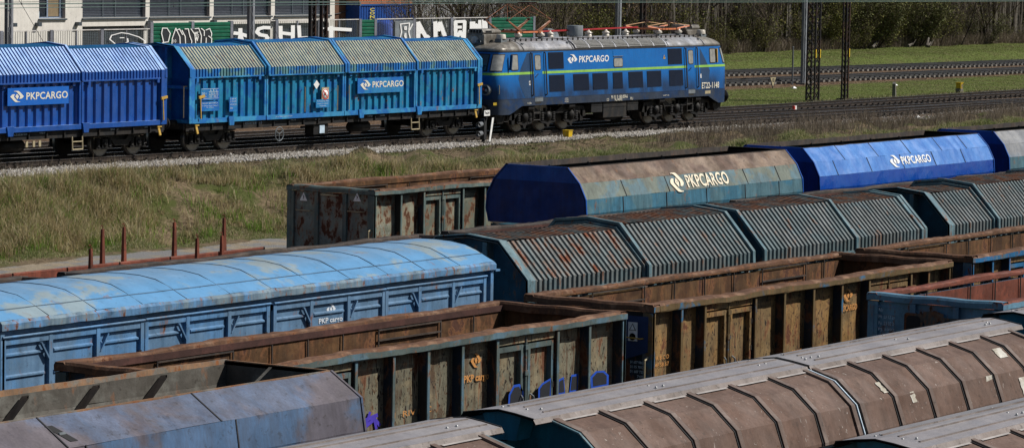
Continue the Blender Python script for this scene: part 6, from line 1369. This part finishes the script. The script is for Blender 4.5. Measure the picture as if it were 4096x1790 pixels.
# wall built around window openings
Wn = [(134.55, 136.60, 'double'), (137.95, 143.08, 'shut'), (143.42, 148.55, 'shut'), (148.90, 154.05, 'shut'), (154.40, 159.6, 'shut')]
zsill, ztop = 5.86 - bz, 8.6 - bz
wall = MB(); xs_ = [0.]
lower = [(138.0, 143.0), (141.6, 144.6), ]
LW = [(137.95, 142.95), (143.45, 148.5), (148.95, 154.0), (154.45, 159.5)]; lz0, lz1 = .5, 5.42 - bz
cur = 0.
for a, b, k in Wn:
    wall.box(cur, bx(a), 0, .35, lz1 + .0, ztop); cur = bx(b); wall.box(bx(a), bx(b), .0, .35, lz1, zsill)
wall.box(cur, BX, 0, .35, lz1, ztop)
cur = 0.
for a, b in LW: wall.box(cur, bx(a), 0, .35, 0, lz1); wall.box(bx(a), bx(b), 0, .35, 0, lz0); cur = bx(b)
wall.box(cur, BX, 0, .35, 0, lz1); wall.box(0, BX, 0, .35, ztop, ztop + 3.2); wall.box(BX - .35, BX, .35, 14, 0, ztop + 3.2); wall.box(0, .35, .35, 14, 0, ztop + 3.2); wall.box(.35, BX - .35, 13.7, 14, 0, ztop + 3.2)
obj('wall', wall, 'render_cream', bl); obj('roof', MB().box(-.1, BX + .1, -.1, 14.1, ztop + 3.2, ztop + 3.4), 'fence_post', bl)
def win(a, b, z0_, z1_, kind, up=True):
    a = bx(a); b = bx(b)
    f = MB(); f.box(a, b, .20, .24, z0_, z0_ + .07); f.box(a, b, .20, .24, z1_ - .07, z1_)
    mull = (.0, .36, .56, 1.) if kind == 'shut' else (0, .42, .93, 1.)
    for u in mull: x = a + .04 + (b - a - .08) * u; f.box(x - .05, x + .05, .19, .24, z0_ + .003, z1_ - .003)
    w = obj('window', f, 'window_frame_dark' if kind != 'double' else 'frame_blue', bl)
    if kind == 'shut' or kind == 'low':
        s = MB(); n = int((z1_ - z0_) / .085)
        for k in range(n): z = z0_ + .03 + k * .085; s.add([(a + .03, .235, z), (b - .03, .235, z), (b - .03, .205, z + .062), (a + .03, .205, z + .062)], [(0, 1, 2, 3)])
        obj('shutter_slats', s, 'shutter', w); obj('pane', MB().quad((a, .27, z0_), (b, .27, z0_), (b, .27, z1_), (a, .27, z1_)), 'night_glass', w)
    else:
        obj('pane', MB().quad((a, .25, z0_), (b, .25, z0_), (b, .25, z1_), (a, .25, z1_)), 'night_glass', w); obj('blind', MB().box(a + (b - a) * .46, a + (b - a) * .90, .243, .247, z0_ + .1, z1_), 'board_tan', w); obj('carton', MB().box(a + .1, a + .28, .22, .245, z0_ + .09, z0_ + .36), 'ghost_blue', w)
    obj('reveal', MB().box(b, b + .002, .0, .24, z0_, z1_).box(b - .012, b, .004, .23, z0_, z1_), 'reveal', w)
    if up: obj('sill', MB().box(a - .05, b + .05, -.10, .20, z0_ - .09, z0_ - .01), 'window_frame_dark', w)
for a, b, k in Wn: win(a, b, zsill, ztop, k)
for a, b in LW: win(a, b, lz0, lz1, 'low', False)
for x in (132.5, 134.38, 137.5, 143.28, 148.77, 154.27, 126.0, 121.0): obj('wall_lamp', MB().box(bx(x) - .13, bx(x) + .11, -.26, .0, 5.47 - bz, 5.66 - bz), 'window_frame_dark', bl)
# brown boarded shed, container yard
paint('brown_board', (.17, .085, .05), (.13, .065, .04), .4, .7, grime=.4, rough=.8); flat('container_blue', (.008, .06, .27), .45); flat('container_orange', (.42, .12, .04), .5); flat('container_white', (.50, .51, .53), .5); flat('container_yellow', (.65, .55, .05), .5)
zc = 2.6
sh = thing('shed', 'brown boarded shed wall between the cream building and the blue container', 'shed', (171.5, 131.0, zc)); obj('wall', MB().box(-2, 8.9, 0, .3, 0, 4.05), 'brown_board', sh); obj('roof', MB().box(-2.1, 9., -.2, 4, 4.05, 4.3), 'galv_dark', sh); obj('cable', MB().path([(6.3 + k * .3, -.05, 3.75 + .28 * ((k - 4) / 4) ** 2) for k in range(9)], .03, 5).path([(6 + k * .45, -.06, 3.05 - .25 * sin(k * .45)) for k in range(8)], .03, 5), 'wire_dark', sh)
def container(label, x, y, z, L_, W_, H_, m, txt=None, ribs=True, grp='shipping containers behind the fence', vert=True):
    t = thing('shipping_container', label, 'container', (x, y, z), group=grp)
    b = MB().corr([(0, .12), (0, H_ - .1)], .1, L_ - .1, .28, -.035) if ribs else MB().box(.1, L_ - .1, 0, .04, .12, H_ - .1)
    obj('side_panel', b, m, t); obj('end_panel', MB().box(.02, .06, .05, W_, .1, H_ - .08).box(L_ - .06, L_ - .02, .05, W_, .1, H_ - .08), m, t); obj('roof', MB().box(.02, L_ - .02, .02, W_, H_ - .05, H_ - .01), m, t)
    f = MB(); f.box(0, L_, -.06, .03, H_ - .12, H_); f.box(0, L_, -.06, .03, 0, .14)
    for q in (0, L_ - .12): f.box(q, q + .12, -.055, .05, .14, H_ - .12)
    obj('frame', f, m, t)
    for q in (0, L_ - .16):
        for zz in (0, H_ - .11): obj('corner_casting', MB().box(q, q + .16, -.07, .05, zz, zz + .11), 'galv_dark', t)
    if txt:
        if vert:
            for i, ch in enumerate(txt): text(t, ch, .50, .19, (1.15, -.065, H_ - .45 - i * .237), 'container_yellow', bold=.02)
        else: text(t, txt, L_ * .5, .5, (1, -.065, H_ * .5), 'sign_white')
    return t
container('dark blue shipping container with yellow vertical letters reading CONTAINER', 180.45, 130, zc, 6.1, 2.4, 3.45, 'container_blue', 'CONTAINER')
container('orange topped container stacked on the blue one', 180.5, 130.05, zc + 3.46, 6.1, 2.4, 2.6, 'container_orange')
container('plain mid blue shipping container behind the bare trees', 191.0, 138, zc, 6.1, 2.4, 2.6, 'container_blue'); container('white shipping container behind the A M letters', 187.5, 133, zc, 8.2, 2.4, 3.6, 'container_white', ribs=True)
container('white shipping container upper row behind the trees', 196.5, 136, zc + 1.2, 12, 2.4, 2.9, 'container_white'); container('blue shipping container half hidden by trees above the pantograph', 203, 140, zc + 1.4, 6, 2.4, 2.6, 'container_blue')
cars = thing('construction_barrel', 'bright blue barrel top showing above the fence', 'barrel', (176.5, 125, zc)); obj('body', MB().lathe((0, 0, 0), [(.7, 0), (.7, 2.3), (.4, 2.55), (0, 2.6)], 16), 'graffiti_blue', cars)
# ------------------------------------------------------------------ trees
islands('bud_olive', [(.09, .10, .02), (.17, .17, .035), (.06, .075, .015), (.22, .19, .05), (.12, .13, .03)]); islands('bud_amber', [(.22, .13, .04), (.13, .09, .03), (.28, .18, .06), (.10, .09, .03)]); islands('bush_green', [(.045, .055, .018), (.08, .09, .028), (.13, .135, .045), (.18, .18, .06), (.055, .06, .02)]); islands('blossom', [(.5, .48, .45), (.35, .33, .28), (.16, .15, .07)])
paint('bark_grey', (.085, .072, .06), (.14, .13, .115), .4, 2, grime=.4, rough=.9); paint('bark_dark', (.026, .020, .016), (.045, .035, .028), .4, 2, grime=.4, rough=.9); paint('bark_pale', (.20, .18, .15), (.11, .095, .08), .5, 1.5, grime=.4, rough=.9); islands('twig', [(.06, .045, .033), (.12, .09, .068), (.18, .145, .115)])
def grow(seed, H, r0, stems=1, lean=.1, leafn=900, low=.12, leaf=.055, bush=False, dens=1.):
    r = random.Random(seed); T = MB(); W = MB(); tips = []
    def branch(p, d, L_, rad, lvl):
        n = 4 if lvl < 2 else 3; q = p
        for i in range(n):
            d = (d + Vector((r.gauss(0, .10), r.gauss(0, .10), r.gauss(.03, .05)))).normalized(); e = q + d * (L_ / n); ra = rad * (1 - .75 * i / n); rb = rad * (1 - .75 * (i + 1) / n)
            (T if lvl == 0 else W).tube(q, e, ra, rb, 6 if lvl == 0 else 3, cap=False, smooth=lvl == 0)
            q = e; u = (i + 1) / n
            if lvl < 3 and (lvl > 0 or u > low or bush):
                k = (4 if lvl == 0 else 2) if lvl < 2 else 1
                for _ in range(int(k * dens + .5)):
                    a = r.uniform(0, 2 * pi); el = r.uniform(.2, 1.0); dd = (d * .55 + Vector((cos(a), sin(a), el * .7)) * .7).normalized()
                    branch(p + (q - p) * r.uniform(.5, 1), dd, L_ * r.uniform(.28, .5) * (1 if lvl else 1.0), max(.006, rb * .5), lvl + 1)
            if lvl >= 1: tips.append((Vector(e), lvl))
    for s in range(stems):
        a = r.uniform(0, 2 * pi); o = Vector((cos(a), sin(a), 0)) * (.0 if stems == 1 else r.uniform(.1, .6 if not bush else 1.2))
        branch(o - Vector((0, 0, .2)), Vector((cos(a) * lean * r.uniform(.3, 1.5), sin(a) * lean, 1)).normalized(), H * r.uniform(.8, 1.05), r0 * r.uniform(.7, 1.1), 0)
    lv = []; 
    for _ in range(leafn):
        c, l = r.choice(tips); c = c + Vector((r.gauss(0, .18), r.gauss(0, .18), r.gauss(0, .18))); a = Vector((r.gauss(0, 1), r.gauss(0, 1), r.gauss(0, 1))).normalized() * leaf * r.uniform(.5, 1.4); b = Vector((r.gauss(0, 1), r.gauss(0, 1), r.gauss(0, 1))).normalized() * leaf * r.uniform(.4, 1.)
        lv.append((c - a, c + b, c + a, c - b))
    Lf_ = MB()
    for p in lv: Lf_.add(p, [(0, 1, 2, 3)])
    def me(nm, mb, m):
        x = bpy.data.meshes.new(nm); x.from_pydata(mb.v, [], mb.f); x.update(); x.materials.append(MATS[m]); return x
    return me('trunk', T, 'bark_dark'), me('twigs', W, 'twig'), me('crown', Lf_, 'bud_olive')
protos = [grow(1, 10, .13, 1, .08, 900), grow(2, 11, .17, 1, .14, 700), grow(3, 9, .10, 2, .15, 1000), grow(4, 10, .09, 3, .22, 800), grow(5, 12, .20, 1, .1, 500), grow(6, 8, .07, 3, .35, 800)]
bushes = [grow(11, 3.4, .035, 9, .45, 2400, leaf=.07, bush=True, dens=.8), grow(12, 2.4, .03, 10, .6, 2000, leaf=.06, bush=True, dens=.8), grow(13, 4.4, .045, 9, .35, 3200, leaf=.075, bush=True, dens=.8)]
big = grow(21, 5.0, .06, 12, .5, 13000, leaf=.075, bush=True, dens=.9)
def variants(ms, bark, crown):
    a = ms[0].copy(); a.materials.clear(); a.materials.append(MATS[bark]); c = ms[2].copy(); c.materials.clear(); c.materials.append(MATS[crown]); return a, ms[1], c
TV = [(variants(p, b, c), lb) for p in protos for b, c, lb in (('bark_dark', 'bud_olive', 'dark trunked tree with sparse olive buds'), ('bark_pale', 'bud_olive', 'pale trunked tree with sparse olive buds'), ('bark_grey', 'bud_amber', 'grey trunked tree with amber buds'))]
BV = [variants(p, 'bark_dark', c) for p in bushes for c in ('bush_green', 'bud_olive')]
def plant(nm, ms, x, y, s, label, cat, group, rz=None, shape=(1, 1)):
    t = bpy.data.objects.new(nm, None); COL.objects.link(t); t.location = (x, y, float(gz(x, y)) - .05); t.rotation_euler = (0, 0, random.uniform(0, 6.28) if rz is None else rz); t.scale = (s * shape[0], s * shape[0], s * shape[1]); tag(t, label, cat, group)
    for n_, me_ in zip(('trunk', 'branches', 'crown'), ms):
        if len(me_.vertices): o = bpy.data.objects.new(n_, me_); COL.objects.link(o); o.parent = t
    return t
R = random.Random(99)
for i in range(112):
    if i < 95: x = 205 + i * .78 + R.uniform(-.5, .5); y = 121.5 + R.choice((0, 1.5, 3.5, 6, 9)) + R.uniform(-.7, 1.)
    else: x = 188 + (i - 95) * 1.1 + R.uniform(-.4, .4); y = 122 + R.uniform(0, 9)
    if x > 243: ms, lb = TV[R.choice((0, 3, 6, 9, 12, 15))]
    else: ms, lb = R.choice(TV)
    plant('tree', ms, x, y, R.uniform(.8, 1.15), lb + ' at the edge of the wood', 'tree', 'trees of the wood behind the tracks: ' + lb)
for i in range(11):
    ms, lb = TV[R.choice((0, 3, 6, 9))]; plant('tree', ms, 169 + i * 1.6 + R.uniform(-.6, .6), R.uniform(113.5, 121), R.uniform(.7, .95), 'bare dark tree with spreading limbs behind the graffiti fence', 'tree', 'bare trees behind the graffiti fence')
bt = variants(protos[2], 'bark_dark', 'blossom'); plant('blossom_tree', bt, 166.8, 116.5, .62, 'small tree in white blossom in front of the blue container', 'tree', None)
for i in range(44):
    x = 198 + i * 1.45 + R.uniform(-.6, .6); y = 121 + R.uniform(-.4, 3.) ; k = R.randrange(6); 
    if x > 262: continue
    plant('shrub', BV[k], x, y, R.uniform(.45, .95), 'leafing shrub in the undergrowth at the edge of the wood', 'shrub', 'shrubs at the edge of the wood')
bigv = variants(big, 'bark_dark', 'bush_green'); bigo = variants(big, 'bark_dark', 'bud_olive')
for i, (x, y, s) in enumerate(((226.5, 121.5, .8), (230., 122.5, 1.0), (233.5, 121.5, 1.05), (237., 122., 1.0), (240.5, 121.2, .95), (229, 125, 1.3), (235, 125.5, 1.4), (240, 125, 1.3), (243.5, 122.5, .85))):
    plant('dense_bush', bigv if i % 3 else bigo, x, y, s, 'dense dark green bush mass right of the lattice masts', 'shrub', 'dense bushes right of the lattice masts')
# fallen logs
for i, (x, y, l_, a, b) in enumerate(((232.2, 119.8, 1.5, .1, .25), (236.5, 119.0, 1.9, .0, .05), (238.9, 118.6, 1.6, .7, .35), (239.8, 118.9, 1.2, -.5, .2))):
    o = obj('fallen_log', MB().tube((0, 0, .12), (l_ * cos(a), l_ * .3, .15 + l_ * b), .13, .07, 9).tube((l_ * .5, .1, .2), (l_ * .7, .0, .6), .05, .02, 6), 'bark_pale'); o.location = (x, y, float(gz(x, y))); tag(o, 'pale fallen log lying on the grass before the bushes', 'log', 'fallen logs before the bushes')
# dense dark wood behind
n = 60000; X = U(165, 330, n); Y = 131 + 34 * U(0, 1, n); Z = gz(X, Y) + U(0, 1, n) ** 1.2 * 9; k = ~((X < 206) & (Y < 146)); X, Y, Z = X[k], Y[k], Z[k]; n = len(X)
a = rng.normal(0, 1, (n, 3)); a /= np.linalg.norm(a, axis=1)[:, None]; b = rng.normal(0, 1, (n, 3)); b /= np.linalg.norm(b, axis=1)[:, None]; s = U(.06, .26, n)[:, None]; c = np.stack([X, Y, Z], -1)
v = np.stack([c - a * s, c + b * s, c + a * s, c - b * s], 1).reshape(-1, 3); f = np.arange(n)[:, None] * 4 + [[0, 1, 2, 3]]
islands('wood_dark', [(.035, .028, .018), (.07, .056, .036), (.10, .082, .05), (.055, .045, .03)]); bigmesh('distant_woodland', v, f, 'wood_dark', 'deep shaded wood behind the trees at the edge')
n = 11000; X = U(172, 320, n); Y = 121.5 + 38 * U(0, 1, n) ** 1.3; k = ~((X < 206) & (Y < 143)); X, Y = X[k], Y[k]; n = len(X); ang = rng.normal(0, .14, n); ln = U(3, 10, n); w = U(.015, .09, n); z = gz(X, Y)
v = np.stack([np.stack([X - w * .84, Y + w * .5, z], -1), np.stack([X + w * .84, Y - w * .5, z], -1), np.stack([X + w * .4 + ang * ln, Y, z + ln], -1), np.stack([X - w * .4 + ang * ln, Y, z + ln], -1)], 1).reshape(-1, 3)
islands('wood_stems', [(.04, .032, .025), (.09, .075, .06), (.15, .13, .105), (.06, .048, .038), (.26, .235, .20)]); bigmesh('woodland_stems', v, np.arange(n)[:, None] * 4 + [[0, 1, 2, 3]], 'wood_stems', 'countless thin trunks and saplings deeper in the wood')
n = 26000; X = U(201, 262, n); Y = 120.5 + 5 * U(0, 1, n) ** 1.5; blades('undergrowth', X, Y, U(.25, 1.3, n), U(.02, .05, n), 'weed_twig', 'brown tangle of dead undergrowth along the edge of the wood', .45)
# ------------------------------------------------------------------ camera, light, world
F_, XV, YH, ROLL = 13842.15, 9080.77, -226.35, .0171
ph = math.atan((895 - YH) / F_); a_ = math.atan(XV * cos(ph) / F_)
fwd = Vector((cos(a_) * cos(ph), sin(a_) * cos(ph), -sin(ph))); rt = Vector((sin(a_), -cos(a_), 0)); up = Vector((cos(a_) * sin(ph), sin(a_) * sin(ph), cos(ph)))
r2 = rt * cos(ROLL) + up * sin(ROLL); u2 = up * cos(ROLL) - rt * sin(ROLL)
cam = bpy.data.cameras.new('camera'); co = bpy.data.objects.new('camera', cam); COL.objects.link(co)
co.matrix_world = Matrix(((r2.x, u2.x, -fwd.x, 0), (r2.y, u2.y, -fwd.y, 0), (r2.z, u2.z, -fwd.z, 10.1), (0, 0, 0, 1)))
cam.sensor_width = 36; cam.lens = 36 * F_ / 4096; cam.clip_start = .5; cam.clip_end = 6000; scene.camera = co
el = radians(44); az = Vector((.52, -.62, 0)).normalized(); sd = Vector((az.x * cos(el), az.y * cos(el), sin(el)))
sun = bpy.data.lights.new('sun', 'SUN'); sun.energy = SUN_E; sun.angle = radians(.6); sun.color = (1, .96, .90); so_ = bpy.data.objects.new('sun', sun); COL.objects.link(so_)
so_.rotation_euler = sd.to_track_quat('Z', 'Y').to_euler(); so_.location = (60, 0, 60)
w = bpy.data.worlds.new('World'); scene.world = w; w.use_nodes = True; nt = w.node_tree; bg = nt.nodes['Background']; sky = nt.nodes.new('ShaderNodeTexSky'); sky.sky_type = 'NISHITA'; sky.sun_disc = False
sky.sun_elevation = el; sky.sun_rotation = math.atan2(sd.x, sd.y); nt.links.new(sky.outputs[0], bg.inputs[0]); bg.inputs[1].default_value = SKY_E
scene.view_settings.view_transform = 'Standard'; scene.view_settings.look = 'None'; scene.view_settings.exposure = 0
scene.cycles.max_bounces = 6; scene.cycles.diffuse_bounces = 3; scene.cycles.transparent_max_bounces = 12
